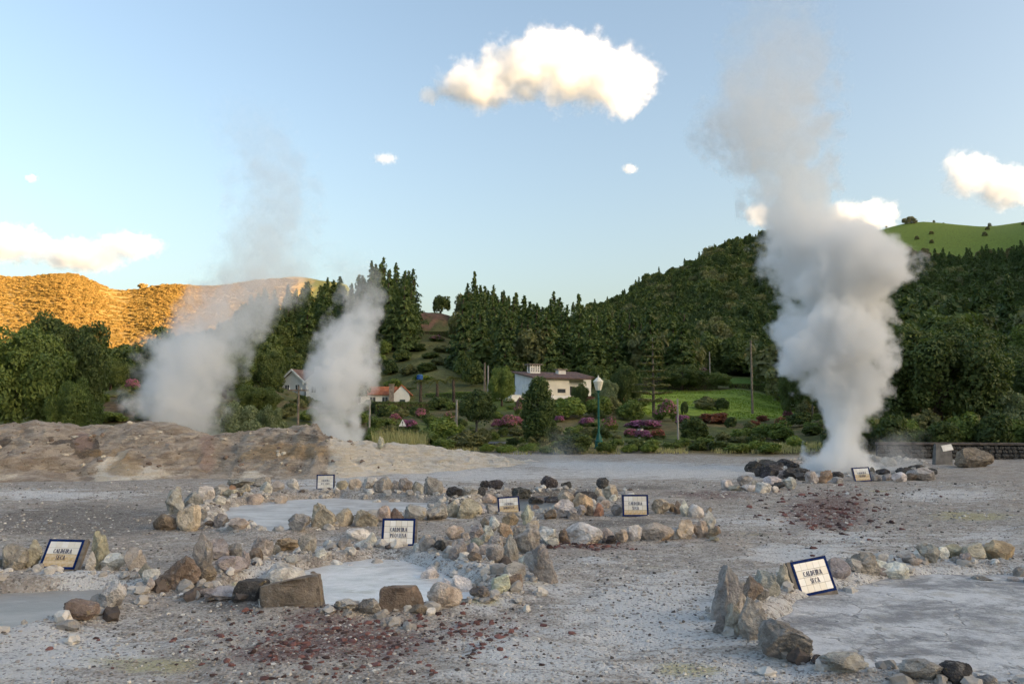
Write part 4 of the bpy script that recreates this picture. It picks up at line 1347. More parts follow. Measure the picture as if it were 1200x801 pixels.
near_tree(BIG[1], 1040, 66, 405, 90, 9, 10.4, 'dark tree beside the steaming vent behind the stone wall')
near_tree(BIGL, 1150, 62, 425, 80, 9, 10, 'mid green leafy tree at the end of the stone wall')
near_tree(PALE, 1192, 53, 452, 72, 5, 6, 'pale silvery-leaved small tree over the stone wall')
near_tree(BIG[1], 1260, 58, 395, 150, 9, 10.4, 'broad dark tree further along the stone wall')
near_tree(BIG[0], 72, 50, 362, 104, 9, 10.4, 'tall dark round-topped tree behind the mound')
near_tree(BIGL, 18, 45, 385, 120, 9, 10, 'wide grey-green leafy tree in front of the round-topped tree')
near_tree(BIGL, 88, 43, 445, 60, 9, 10, 'small bushy tree low beside the grey-green tree')
near_tree(BIG[1], -60, 48, 360, 130, 9, 10.4, 'dark tree at the far end of the mound')
near_tree(PALE, 285, 46, 466, 56, 5, 6, 'pale leafy shrub tree rising behind the mound', None)
near_tree(PALE, 318, 48, 470, 40, 5, 6, 'pale shrub tree next to the dark hollow behind the mound', None)
near_tree(BIG[0], 128, 90, 415, 50, 9, 10.4, 'small dark tree above the pink bushes on the bank')
near_tree(BIGL, 588, 100, 430, 36, 9, 10, 'olive tree beside the terrace of the white house')
near_tree(BIG[0], 733, 98, 424, 34, 9, 10.4, 'dark evergreen in front of the roof of the white house')
near_tree(PALE, 712, 96, 440, 26, 5, 6, 'small loose-leaved tree beside the street lamp')
near_tree(BIG[1], 680, 97, 446, 22, 9, 10.4, 'small dark shrub tree against the wall of the white house')
near_tree(BIG[1], 800, 136, 428, 60, 9, 10.4, 'dark bushy tree at the top of the meadow')
near_tree(BIGL, 838, 138, 436, 40, 9, 10, 'green bushy tree at the upper corner of the meadow')
near_tree(BIG[0], 940, 92, 420, 50, 9, 10.4, 'dark tree at the low end of the meadow')
near_tree(BIG[1], 905, 150, 430, 50, 9, 10.4, 'dark tree behind the tall pole on the meadow')

for i_, (px_, Y_, pt_, w_) in enumerate(((985, 84, 420, 70), (1010, 100, 395, 80), (1080, 90, 385, 90), (1130, 96, 372, 90), (1180, 84, 400, 90), (1225, 100, 380, 90), (960, 110, 425, 60), (1060, 78, 420, 70))):
    near_tree((BIG + [BIGL])[i_ % 3], px_, Y_, pt_, w_, 9, 10.2, 'dark leafy tree in the wood rising behind the stone wall', 'trees of the wood behind the stone wall')
for i_, (px_, Y_, pt_, w_) in enumerate(((205, 86, 425, 70), (262, 82, 415, 76), (306, 92, 408, 60), (372, 160, 420, 50), (232, 66, 458, 50), (300, 70, 448, 50), (175, 104, 420, 60), (410, 150, 430, 36), (270, 100, 398, 70))):
    near_tree((BIG + [BIGL])[(i_ + 1) % 3], px_, Y_, pt_, w_, 9, 10.2, 'dark leafy tree in the hollow behind the left steam plumes', 'trees behind the left steam plumes')

def cone_lump_tree(h, rx, seed, mat, base=0.12):
    r = np.random.default_rng(seed)
    n = 80
    t_ = r.uniform(0, 1, n)
    a = r.uniform(0, 6.28, n)
    rad = rx * np.clip(1.15 * np.sin(np.pi * np.clip(0.12 + 0.86 * t_, 0, 1)) ** 0.8 * (1 - 0.42 * t_), 0.05, 1) * r.uniform(0.45, 0.85, n)
    C_ = np.stack([rad * np.cos(a), rad * np.sin(a), h * (base + (0.97 - base) * t_)], 1)
    P_, N_, L_ = lump_points(C_, r.uniform(0.4, 0.75, n), 150, r, np.array([0, 0, h * 0.45]))
    me = leaf_mesh('crown', P_, N_, 0.12, r, 0.6, 0.5, L_)
    me.materials.append(mat)
    return me
CYP = proto_tree('evergreen_tree', cone_lump_tree(5.2, 1.4, 420, F_CON, 0.2), trunk_mesh(5.2, 0.13, 421, 2, 0.1), None, M_BARKG)
near_tree(CYP, 631, 57, 447, 42, 5.2, 2.8, 'dark egg-shaped evergreen standing on the garden bank')
ROUND = proto_tree('broadleaf_tree', crown_broad('crown', 5, 1.5, 422, 60, 120, 0.11, 0.55, 0.30, F_DARK, noisy=0.1), trunk_mesh(5, 0.10, 423, 6, 0.15), None, M_BARKG)
near_tree(ROUND, 558, 59, 452, 44, 5, 3.0, 'thin-trunked dark rounded tree on the garden bank')

# layered cedar
def cedar():
    r = np.random.default_rng(430)
    P_, N_, L_ = [], [], []
    tr = MB()
    h = 10.0
    tr.tube([(0, 0, -.3), (0.05, 0, 5), (0, 0, 10)], [0.24, 0.16, 0.04], 7)
    for k in range(9):
        z = 2.0 + k * 0.92
        rad = 3.1 * (1 - ((k - 2.2) / 9) ** 2) * (1 - k / 13)
        for b_ in range(7):
            a = b_ / 7 * 6.283 + r.uniform(-0.4, 0.4) + k
            L = rad * r.uniform(0.6, 1.1)
            tip = np.array([math.cos(a) * L, math.sin(a) * L, z + 0.12 * L])
            tr.tube([(0, 0, z), tip * (0.5, 0.5, 1), tip], [0.06, 0.045, 0.015], 4)
            m_ = int(40 * L)
            u = r.uniform(0.25, 1.05, m_)
            side = r.normal(0, 0.22, m_) * (1.2 - 0.5 * u)
            p = np.stack([math.cos(a) * L * u - math.sin(a) * side, math.sin(a) * L * u + math.cos(a) * side, z + 0.12 * L * u + r.normal(0, 0.05, m_)], 1)
            P_.append(p)
            N_.append(np.tile([0, 0, 1.0], (m_, 1)))
            L_.append(np.clip(r.normal(0.5, 0.25, m_), 0, 1))
    me = leaf_mesh('crown', np.concatenate(P_), np.concatenate(N_), 0.17, r, 0.35, 0.5, np.concatenate(L_))
    me.materials.append(F_OLIVE)
    return proto_tree('cedar_tree', me, tr.mesh('trunk', True), None, M_BARKG)
near_tree(cedar(), 766, 92, 392, 54, 10.4, 6.2, 'tall cedar with flat spreading tiers of branches by the meadow')

# tree ferns / palms
def palm(seed):
    r = np.random.default_rng(seed)
    tr = MB()
    tr.tube([(0, 0, -.3), (0.08, 0.05, 1.6), (0, 0, 3.4)], [0.24, 0.2, 0.18], 8)
    P_, N_, L_ = [], [], []
    for k in range(16):
        a = k / 16 * 6.283 + r.uniform(-.2, .2)
        L = r.uniform(1.0, 1.5)
        up = r.uniform(0.1, 0.7)
        m_ = 26
        u = np.linspace(0.1, 1, m_)
        side = np.tile([1, -1], m_)[:m_] * 0.16 * np.sin(np.pi * (0.15 + 0.8 * u))
        p = np.stack([math.cos(a) * L * u - math.sin(a) * side, math.sin(a) * L * u + math.cos(a) * side, 3.4 + up * L * u - 0.75 * L * u ** 2], 1)
        P_.append(p)
        N_.append(np.tile([-math.cos(a) * .3, -math.sin(a) * .3, 1.0], (m_, 1)))
        L_.append(np.clip(r.normal(0.45, 0.2, m_), 0, 1))
    me = leaf_mesh('crown', np.concatenate(P_), np.concatenate(N_), 0.15, r, 0.25, 0.4, np.concatenate(L_))
    me.materials.append(F_OLIVE)
    return proto_tree('palm_tree', me, tr.mesh('trunk', True), None, M_BARK)
PALM = palm(440)
for px, pt in ((493, 441), (512, 440), (531, 437)):
    near_tree(PALM, px, 104, pt, 26, 3.9, 2.9, 'short palm with a drooping tuft of fronds in the house garden', 'palms in the house garden')

# --- shrubs, azaleas, hedges
def bush_proto(name, seed, mat, flower=None, cover=0.0, nl=34, per=85, leaf=0.05):
    r = np.random.default_rng(seed)
    C_ = ell_lumps(nl, 0.42, 0.36, 0.42, r, 0.5, 1.0, -0.5)
    P_, N_, L_ = lump_points(C_, r.uniform(0.10, 0.2, len(C_)), per, r, np.array([0, 0, 0.3]))
    P_[:, 2] = np.maximum(P_[:, 2], -0.05)
    e = link(name, None)
    link('foliage', leaf_mesh('foliage', P_, N_, leaf, r, 0.6, 0.6, L_), mat, e)
    if flower:
        k = (P_[:, 2] > 0.30 + 0.15 * r.random(len(P_))) & (r.random(len(P_)) < cover)
        link('flowers', leaf_mesh('flowers', P_[k] + unit(N_[k]) * 0.03, N_[k], leaf * 0.85, r, 0.6, 0.8, None), flower, e)['kind'] = 'stuff'
    return e
B = {
    'd': bush_proto('shrub', 500, F_DARK), 'm': bush_proto('shrub', 501, F_MID), 'l': bush_proto('shrub', 502, F_LITE), 'o': bush_proto('shrub', 503, F_OLIVE), 'p': bush_proto('shrub', 504, F_PALE),
    'r': bush_proto('shrub', 505, F_RED), 'P': bush_proto('azalea_bush', 506, F_MID, F_PINK, 0.68), 'M': bush_proto('azalea_bush', 507, F_DARK, F_MAGENTA, 0.68), 'R': bush_proto('azalea_bush', 508, F_MID, F_ROSE, 0.42),
    'W': bush_proto('flowering_shrub', 509, F_MID, F_WHITE, 0.5), 'Q': bush_proto('azalea_bush', 510, F_MID, F_PINK, 0.28),
}
BW = {'d': 'dark green shrub', 'm': 'green shrub', 'l': 'light yellow-green shrub', 'o': 'olive-brown shrub', 'p': 'pale grey-green shrub', 'r': 'reddish-leaved shrub', 'P': 'pink-flowering azalea', 'M': 'magenta-flowering azalea', 'R': 'rose-red flowering azalea', 'W': 'white-flowering shrub', 'Q': 'azalea with a few pink flowers'}
def bush(px, py, w, h, t_, where, group):
    x, y, z = gpt(px, py)
    W_, H_ = size_at(w, y), size_at(h, y)
    proto = B[t_]
    cat = 'bush'
    sz = 'big' if w >= 28 else 'small'
    o = plant_tree(proto, x, y + W_ * 0.25, min(z, gz(x, y + W_ * 0.25)) - 0.08 * H_, W_ * 1.05, H_ * 1.15, f'{sz} {BW[t_]} {where}', cat, group)
    return o
BEDS = {
 ('on the bank behind the mound', 'bushes on the bank behind the mound'): "106,458,22,14,P 134,456,22,14,P 152,458,20,14,P 115,474,24,16,m 145,474,20,14,d 160,486,40,22,d 128,496,34,14,m 178,492,30,20,o 96,488,26,18,o 195,470,24,18,d",
 ('on the garden slope below the red-roofed house', 'bushes below the red-roofed house'): "463,494,14,9,P 493,491,16,12,P 478,505,20,13,M 470,509,16,9,d 455,500,18,10,m 505,500,20,12,m 486,506,12,8,d 511,497,12,8,d 526,492,14,10,Q 540,500,16,10,d 500,511,14,10,d 520,508,16,10,Q 448,510,16,10,o 484,483,24,12,m 515,480,30,16,d 548,486,20,12,Q 450,489,18,12,d",
 ('on the lawn slope below the white house', 'bushes below the white house'): "583,503,16,11,P 597,503,22,16,P 609,488,14,22,Q 605,500,18,12,P 575,490,18,14,d 590,512,14,12,d 664,491,46,28,l 700,488,36,24,m 655,495,14,8,M 688,500,20,11,M 715,504,20,16,Q 740,493,36,26,m 727,476,24,12,R 692,474,18,10,R 757,503,46,11,M 740,513,22,10,P 756,516,22,12,M 772,514,18,12,R 782,494,30,26,Q 802,500,20,14,M 715,486,30,22,o 672,512,26,14,m 650,510,22,12,o 690,513,24,12,o 660,477,20,12,l 611,478,12,8,m 597,472,12,6,W 583,470,12,6,W 571,472,10,8,o 605,470,9,7,R 640,487,18,14,d 556,449,20,13,R 624,505,12,10,o 705,470,22,14,d 752,478,22,14,m",
 ('at the foot of the garden bank', 'bushes along the foot of the garden bank'): "676,532,44,24,d 711,532,26,16,m 738,531,20,11,l 762,531,22,12,l 620,530,24,12,l 592,531,26,10,l 600,523,16,9,d 571,530,20,11,l 640,532,20,10,m 660,528,22,12,p 790,528,24,10,m 700,522,16,10,o 545,527,44,22,o 522,520,44,34,l 505,526,30,22,m 565,522,22,20,o 778,526,16,8,p 650,524,14,8,l 725,524,14,10,m",
 ('on the bank below the green meadow', 'bushes on the bank below the meadow'): "816,519,36,30,d 840,497,40,14,r 858,502,16,14,d 895,494,16,8,r 886,501,14,9,r 880,505,16,12,o 830,481,30,16,o 848,482,16,16,d 803,486,10,16,d 812,492,30,5,d 870,515,26,14,m 895,514,26,18,m 915,518,36,26,m 890,530,34,14,l 865,531,30,12,m 905,532,30,14,l 935,526,24,16,l 845,528,28,12,d 930,482,20,10,W 925,491,12,12,P 940,500,30,18,d 918,500,16,12,R 945,490,24,22,o 955,478,26,26,o 820,528,24,8,o 800,526,22,12,m 850,518,20,12,o",
 ('on the terraced hillside garden', 'shrubs on the terraced hillside'): "455,440,22,20,d 470,424,24,16,d 450,415,20,18,m 478,440,24,14,o 500,436,26,12,d 516,428,24,10,o 505,420,22,8,d 520,413,26,9,o 490,412,20,10,d 470,405,18,12,m 445,430,18,18,l 512,400,20,8,Q 524,396,14,8,d 530,432,20,18,d 535,418,16,16,d 436,446,20,14,m 460,455,26,12,m 495,447,24,10,l 485,400,18,8,o",
}
for (where, grp), txt in BEDS.items():
    for it in txt.split():
        a = it.split(',')
        bush(*[float(v) for v in a[:4]], a[4], where, grp)

def hedge_mesh(L, D, H, seed, leaf=0.10):
    r = np.random.default_rng(seed)
    per = 110
    n = int((L * D + 2 * L * H + 2 * D * H) * per)
    w = np.array([L * D, L * H, L * H, D * H, D * H])
    f = r.choice(5, n, p=w / w.sum())
    u, v = r.uniform(-.5, .5, n), r.uniform(-.5, .5, n)
    P_ = np.zeros((n, 3)); N_ = np.zeros((n, 3))
    for k, (P1, N1) in enumerate(((lambda u, v: (u * L, v * D, H + 0 * u), (0, 0, 1)), (lambda u, v: (u * L, -D / 2 + 0 * u, (v + .5) * H), (0, -1, 0)), (lambda u, v: (u * L, D / 2 + 0 * u, (v + .5) * H), (0, 1, 0)), (lambda u, v: (-L / 2 + 0 * u, u * D, (v + .5) * H), (-1, 0, 0)), (lambda u, v: (L / 2 + 0 * u, u * D, (v + .5) * H), (1, 0, 0)))):
        m_ = f == k
        P_[m_] = np.stack(P1(u[m_], v[m_]), 1)
        N_[m_] = N1
    P_ += N_ * (0.12 * fbm3(P_ * 0.9 + seed, 3, seed))[:, None] - N_ * r.uniform(0, 0.15, (n, 1))
    return leaf_mesh('foliage', P_, N_ + (0, 0, .3), leaf, r, 0.55, 0.6)
def hedge(px0, px1, py, h, mat, label, group=None, D=1.2, Y=None):
    a, b = gpt(px0, py), gpt(px1, py)
    if Y:
        a, b = at_ground(px0, py, Y), at_ground(px1, py, Y)
    L = math.hypot(b[0] - a[0], b[1] - a[1])
    H = size_at(h, (a[1] + b[1]) / 2)
    o = thing('hedge', label, 'hedge', ((a[0] + b[0]) / 2, (a[1] + b[1]) / 2 + D / 2, min(a[2], b[2]) - 0.3), math.atan2(b[1] - a[1], b[0] - a[0]), group)
    link('foliage', hedge_mesh(L, D, H + 0.3, int(px0 + py)), mat, o)
    m_ = MB().box(-L / 2 + 0.15, L / 2 - 0.15, -D / 2 + 0.15, D / 2 - 0.15, 0.0, H + 0.12)  # solid dark core box added behind the leaves, no single twigs
    m_.build('dark_core', M_BARK, o)
hedge(436, 500, 485, 14, F_DARK, 'long clipped dark hedge in front of the red-roofed house')
hedge(500, 560, 466, 7, F_MID, 'low hedge running behind the palms')
hedge(440, 452, 488, 14, F_DARK, 'squat block hedge at the corner of the red-roofed house garden')
hedge(484, 532, 397, 11, F_DARK, 'clipped hedge crossing the hillside below the bare clearing', None, 2.0, 222)
hedge(460, 535, 448, 8, F_DARK, 'hedge along the foot of the terraced hillside', None, 1.6, 142)
hedge(752, 842, 459, 16, F_DARK, 'tall dark hedge closing the top of the meadow', None, 2.0, 136)
hedge(790, 835, 440, 10, F_MID, 'bright-topped hedge in front of the low brown roof', None, 1.6, 146)
hedge(858, 905, 462, 12, F_MID, 'rough hedge between the meadow and the small upper lawn', None, 2.0, 138)

# low ground cover scattered over the bank
def low(px, Y, z):
    return ~((px > 735) & (px < 945) & (Y > 64)) & ~((px > 585) & (px < 700) & (Y > 100)) & ~((px > 990) & (Y < 62))
q = wedge(150, 1010, 54, 112, 2.6, low)
k = vn2(q[:, 0] * 0.25, q[:, 1] * 0.25, 61) + 0.25 * rng.random(len(q)) > 0.55
q = q[k] + np.array([0, 0, 0.3])
pick = rng.random(len(q))
for lo, hi, key, nm in ((0, .4, 'o', 'olive-brown ground cover scattered over the garden bank'), (.4, .75, 'm', 'green ground cover scattered over the garden bank'), (.75, 1.01, 'd', 'dark low shrubs scattered over the garden bank')):
    m_ = (pick >= lo) & (pick < hi)
    instancer('ground_cover', nm, 'ground cover', q[m_], scl(m_.sum(), 0.5, 1.9, (0.4, 0.8)), [c_ for c_ in B[key].children if c_.name.startswith('foliage')][0])
for i_, px_ in enumerate(range(985, 1260, 20)):
    bush_x, bush_y, bush_z = at_ground(px_, 500, 49.5 + (i_ % 3) * 1.5)
    plant_tree(B['dmo'[i_ % 3]], bush_x, bush_y, bush_z - 0.3, 2.4, 2.3 + 0.5 * (i_ % 2), BW['dmo'[i_ % 3]] + ' growing under the trees behind the stone wall', 'bush', 'shrubs behind the stone wall')

# reeds and grass tufts
def blades(name, pts, h, r, mat, lean=0.35, w=0.02):
    n = len(pts)
    a = r.uniform(0, 6.28, n)
    d = np.stack([np.cos(a), np.sin(a), np.zeros(n)], 1)
    s_ = np.stack([-np.sin(a), np.cos(a), np.zeros(n)], 1)
    H = (h * r.uniform(0.5, 1.15, n))[:, None]
    l_ = (lean * r.uniform(0.2, 1.2, n))[:, None]
    up = np.array([0, 0, 1.0])
    V = np.stack([pts - s_ * w, pts + s_ * w, pts + d * H * l_ * 0.35 + up * H * 0.6 + s_ * w * .8, pts + d * H * l_ * 0.35 + up * H * 0.6 - s_ * w * .8, pts + d * H * l_ + up * H], 1).reshape(-1, 3)
    k = np.arange(n)[:, None] * 5
    me = np_mesh(name, V, [k + np.array([[0, 1, 2, 3]]), k + np.array([[3, 2, 4]])])
    rr = np.repeat(r.random(n), 5)
    add_attr(me, 'rnd', np.stack([rr, rr, rr, np.ones(n * 5)], 1))
    me.materials.append(mat)
    return me
F_DRY = foliage('dry_grass', (0.280, 0.263, 0.123), (0.560, 0.507, 0.263), 0.3)
r = np.random.default_rng(77)
Xr = r.uniform(-8.0, -4.6, 2600); Yr = r.uniform(41, 49, 2600)
k = (600 + FPX * Xr / Yr > 438) & (600 + FPX * Xr / Yr < 500) & (vn2(Xr * 1.2, Yr * 1.2, 5) > 0.35)
q = np.stack([Xr, Yr, hz(Xr, Yr)], 1)[k]
stuff(link('reeds', blades('reeds', q, 1.5, r, F_DRY, 0.3, 0.025)), 'pale dry reeds growing behind the white end of the mound', 'reeds')
Yr = r.uniform(50.5, 58, 9000); Xr = r.uniform(-0.16, 0.42, 9000) * Yr
k = vn2(Xr * 0.5, Yr * 0.5, 9) + 0.3 * vn2(Xr * 2, Yr * 2, 10) > 0.62
q = np.stack([Xr, Yr, hz(Xr, Yr)], 1)[k]
stuff(link('verge_grass', blades('verge_grass', q, 0.28, r, F_DRY, 0.5, 0.02)), 'dry yellowish grass along the foot of the garden bank', 'grass')
n = 12000
Yr = r.uniform(93, 135, n); Xr = (r.uniform(750, 935, n) - 600) / FPX * Yr
q = np.stack([Xr, Yr, hz(Xr, Yr)], 1)
F_GRASS = foliage('meadow_grass', (.16, .22, .03), (.28, .36, .06), 0.3)
k = vn2(Xr * 0.35, Yr * 0.35, 19) > 0.42
stuff(link('meadow_grass', blades('meadow_grass', q[k], 0.16, r, F_GRASS, 0.8, 0.06)), 'tufts of bright green grass on the sloping meadow', 'grass')

# ------------------------------------------------------------------ houses
M_WHITE = plain('white_render', (0.76, 0.75, 0.72), 0.85, 0.08, 0.8)
M_CREAMW = plain('cream_render', (0.74, 0.70, 0.60), 0.85, 0.08, 0.8)
M_BLUEW = plain('bluish_white_render', (0.72, 0.73, 0.755), 0.85, 0.08, 0.8)
M_GLASS = plain('window_glass', (0.06, 0.07, 0.08), 0.12, 0.2, 2, 0, 0.6)
M_FRAMEG = plain('green_frame', (0.03, 0.08, 0.05), 0.5)
M_FRAMEW = plain('white_frame', (0.75, 0.75, 0.73), 0.5)
M_STONE = plain('chimney_stone', (0.24, 0.20, 0.17), 0.9, 0.35, 3, 0.02)
M_DARKMETAL = plain('dark_metal', (0.05, 0.05, 0.055), 0.5)
def roof_mat(name, ca, cb, freq):
    s = NT(name)
    P = s.coord()
    w = s.n('ShaderNodeTexWave', wave_type='BANDS', bands_direction='X', wave_profile='SIN')
    s.set(w.inputs['Vector'], P)
    w.inputs['Scale'].default_value = freq
    w.inputs['Distortion'].default_value = 0.3
    n = s.noise(P, 1.8, 6)
    c = s.mix(s.smooth(n, 0.3, 0.7), ca, cb)
    c = s.mix(s.math('MULTIPLY', w.outputs['Fac'], 0.25), c, tuple(v * 0.5 for v in ca))
    return s.principled(c, 0.85, s.bump(w.outputs['Fac'], 0.06, 0.8), 0.2)
M_ROOFB = roof_mat('brown_roof_tiles', (0.13, 0.085, 0.075), (0.21, 0.14, 0.12), 1.6)
M_ROOFR = roof_mat('orange_roof_tiles', (0.36, 0.11, 0.05), (0.52, 0.19, 0.09), 1.6)

def window(parent, x, z, w, h, y, frame=M_FRAMEW, axis='y', depth=0.06):
    """window on the wall plane y (facing -y) or, with axis 'x', on the plane x (facing -x); sub-parts pane and bar"""
    f = MB()
    t_ = 0.09
    def bx(m_, a0, a1, b0, b1, d0, d1):
        if axis == 'y':
            m_.box(a0, a1, y - d1, y - d0, b0, b1)
        else:
            m_.box(y - d1, y - d0, a0, a1, b0, b1)
    bx(f, x - w / 2 - t_, x + w / 2 + t_, z, z + t_, -0.02, depth)
    bx(f, x - w / 2 - t_, x + w / 2 + t_, z + h - t_, z + h, -0.02, depth)
    bx(f, x - w / 2 - t_, x - w / 2, z + t_, z + h - t_, -0.02, depth)
    bx(f, x + w / 2, x + w / 2 + t_, z + t_, z + h - t_, -0.02, depth)
    bx(f, x - 0.03, x + 0.03, z + t_, z + h - t_, 0.012, depth - 0.01)
    o = f.build('window', frame, parent)
    p = MB()
    bx(p, x - w / 2, x + w / 2, z + t_, z + h - t_, -0.02, 0.015)
    p.build('pane', M_GLASS, o)
    return o

# white house with brown mono-pitch roof: local x runs along the long front, local y away from the viewer
cx_, cy2, _z = at(627, 466, 113)
zb = E(467, 113)
wh = thing('white_house', 'white house with a sloping brown roof and a lattice chimney', 'house', (cx_, cy2, zb), math.radians(26))
def roof_z(y):
    return 2.85 + 0.165 * (y + 0.4)
def sloped(x0, x1, y0, y1, zl):
    return MB().hexa([(x0, y0, zl), (x1, y0, zl), (x0, y1, zl), (x1, y1, zl), (x0, y0, roof_z(y0)), (x1, y0, roof_z(y0)), (x0, y1, roof_z(y1)), (x1, y1, roof_z(y1))])
sloped(0, 5.6, 0, 6.4, -2.0).build('wall', M_CREAMW, wh)
MB().hexa([(-0.03, 0.02, -2), (0.002, 0.02, -2), (-0.03, 6.4, -2), (0.002, 6.4, -2), (-0.03, 0.02, roof_z(0.02) - .01), (0.002, 0.02, roof_z(0.02) - .01), (-0.03, 6.4, roof_z(6.4) - .01), (0.002, 6.4, roof_z(6.4) - .01)]).build('wall', M_BLUEW, wh)
sloped(5.6, 8.6, 1.0, 6.4, -2.0).build('wall', M_WHITE, wh)
rf = MB().hexa([(-0.5, -0.45, roof_z(-.45) + .02), (9.2, -0.45, roof_z(-.45) + .02), (-0.5, 6.9, roof_z(6.9) + .02), (9.2, 6.9, roof_z(6.9) + .02), (-0.5, -0.45, roof_z(-.45) + .2), (9.2, -0.45, roof_z(-.45) + .2), (-0.5, 6.9, roof_z(6.9) + .2), (9.2, 6.9, roof_z(6.9) + .2)]).build('roof', M_ROOFB, wh)
# lattice chimney: posts, rails and cap slab
ch = MB()
x0, x1, y0, y1, z0, z1 = 1.6, 3.3, 4.6, 5.6, roof_z(4.6), roof_z(4.6) + 1.45
ch.box(x0, x1, y0, y1, z0, z0 + 0.45)
for i in range(5):
    xx = x0 + (x1 - x0 - 0.16) * i / 4
    ch.box(xx, xx + 0.16, y0, y0 + 0.16, z0 + 0.452, z1)
    ch.box(xx, xx + 0.16, y1 - 0.16, y1, z0 + 0.452, z1)
for zz in (0.72, 1.05):
    ch.box(x0 + 0.01, x1 - 0.01, y0 + 0.03, y0 + 0.13, z0 + zz, z0 + zz + 0.13)
ch_o = ch.build('lattice_chimney', M_WHITE, wh)
MB().box(x0 - 0.3, x1 + 0.3, y0 - 0.3, y1 + 0.3, z1 + 0.003, z1 + 0.16).build('chimney_cap', M_STONE, ch_o)
c2 = MB().box(6.3, 7.6, 4.4, 5.3, roof_z(4.4), roof_z(4.4) + 0.85).build('chimney', M_WHITE, wh)
MB().box(6.1, 7.8, 4.2, 5.5, roof_z(4.4) + 0.853, roof_z(4.4) + 1.0).build('chimney_cap', M_STONE, c2)
sloped(8.6, 11.4, 3.4, 8.0, -1.0).build('wall', M_WHITE, wh)
MB().hexa([(8.3, 3.0, 3.3), (11.8, 3.0, 3.3), (8.3, 8.4, 4.35), (11.8, 8.4, 4.35), (8.3, 3.0, 3.46), (11.8, 3.0, 3.46), (8.3, 8.4, 4.51), (11.8, 8.4, 4.51)]).build('roof', M_ROOFB, wh)
window(wh, 4.3, 0.9, 1.1, 0.55, 0.0, M_DARKMETAL)
window(wh, 6.7, 0.6, 0.6, 1.3, 1.0, M_DARKMETAL)
d_ = MB().box(-0.07, -0.035, 2.2, 4.0, 0.15, 2.2).build('garage_door', M_FRAMEW, wh)
tr_ = MB().box(-5.2, 4.9, -3.0, -2.7, -1.6, 0.42).box(-5.2, -4.9, -2.69, 3.0, -1.6, 0.42)
tr_.build('terrace_wall', M_WHITE, wh)
MB().box(-4.88, -0.05, -2.68, 3.0, -1.6, -0.25).build('terrace', M_STONE, wh)

# red-roofed cottage
cx_, cy2, _z = at(428, 472, 131)
zb = E(473, 131)
rh = thing('cottage', 'long low white cottage with an orange tiled roof and stone chimney', 'house', (cx_, cy2, zb), math.radians(4))
MB().box(-5.0, 4.6, 0, 5.5, -2.2, 1.45).build('wall', M_WHITE, rh)
r_ = MB()
e0, e1, f0, f1, zz, zr = -5.4, 5.0, -0.4, 5.9, 1.453, 2.95
V = [(e0, f0, zz), (e1, f0, zz), (e1, f1, zz), (e0, f1, zz), (e0 + 2.2, 2.75, zr), (e1, 2.75, zr)]
r_.add(V, [(0, 1, 5, 4), (2, 3, 4, 5), (3, 2, 1, 0)])
r_.add(V, [(3, 0, 4), (1, 2, 5)])
r_.build('roof', M_ROOFR, rh)
for xx in (-3.4, -1.2, 1.2, 3.2):
    window(rh, xx, 0.05, 0.9, 1.15, 0.0)
ga = MB()
V = [(4.603, -0.6, -2.2), (7.2, -0.6, -2.2), (7.2, 5, -2.2), (4.603, 5, -2.2), (4.603, -0.6, 1.6), (7.2, -0.6, 1.6), (7.2, 5, 1.6), (4.603, 5, 1.6), (5.9, -0.6, 3.0), (5.9, 5, 3.0)]
ga.add(V, [(0, 1, 5, 4), (1, 2, 6, 5), (2, 3, 7, 6), (3, 0, 4, 7), (3, 2, 1, 0)])
ga.add(V, [(4, 5, 8), (6, 7, 9)])
ga.build('gable_wall', M_WHITE, rh)
gr = MB()
for sx in (-1, 1):
    a = (5.9, 3.02); b = (5.9 + sx * 1.65, 1.42)
    gr.hexa([(a[0], -0.75, a[1]), (b[0], -0.75, b[1]), (a[0], 5.2, a[1]), (b[0], 5.2, b[1]), (a[0], -0.75, a[1] + .13), (b[0], -0.75, b[1] + .13), (a[0], 5.2, a[1] + .13), (b[0], 5.2, b[1] + .13)])
gr.build('gable_roof', M_ROOFR, rh)
window(rh, 6.1, -0.2, 0.7, 0.9, -0.6, M_FRAMEG)
co = MB().box(3.9, 4.7, -0.9, -0.02, -2.2, 3.1).build('chimney', M_STONE, rh)
MB().box(3.8, 4.8, -1.0, 0.05, 3.103, 3.22).build('chimney_cap', M_STONE, co)
c3 = MB().box(-0.4, 0.5, 2.4, 3.1, 2.3, 3.35).build('chimney', M_STONE, rh)
MB().box(7.25, 12.0, 1.2, 1.5, -2.0, 0.35).build('garden_wall', M_CREAMW, rh)

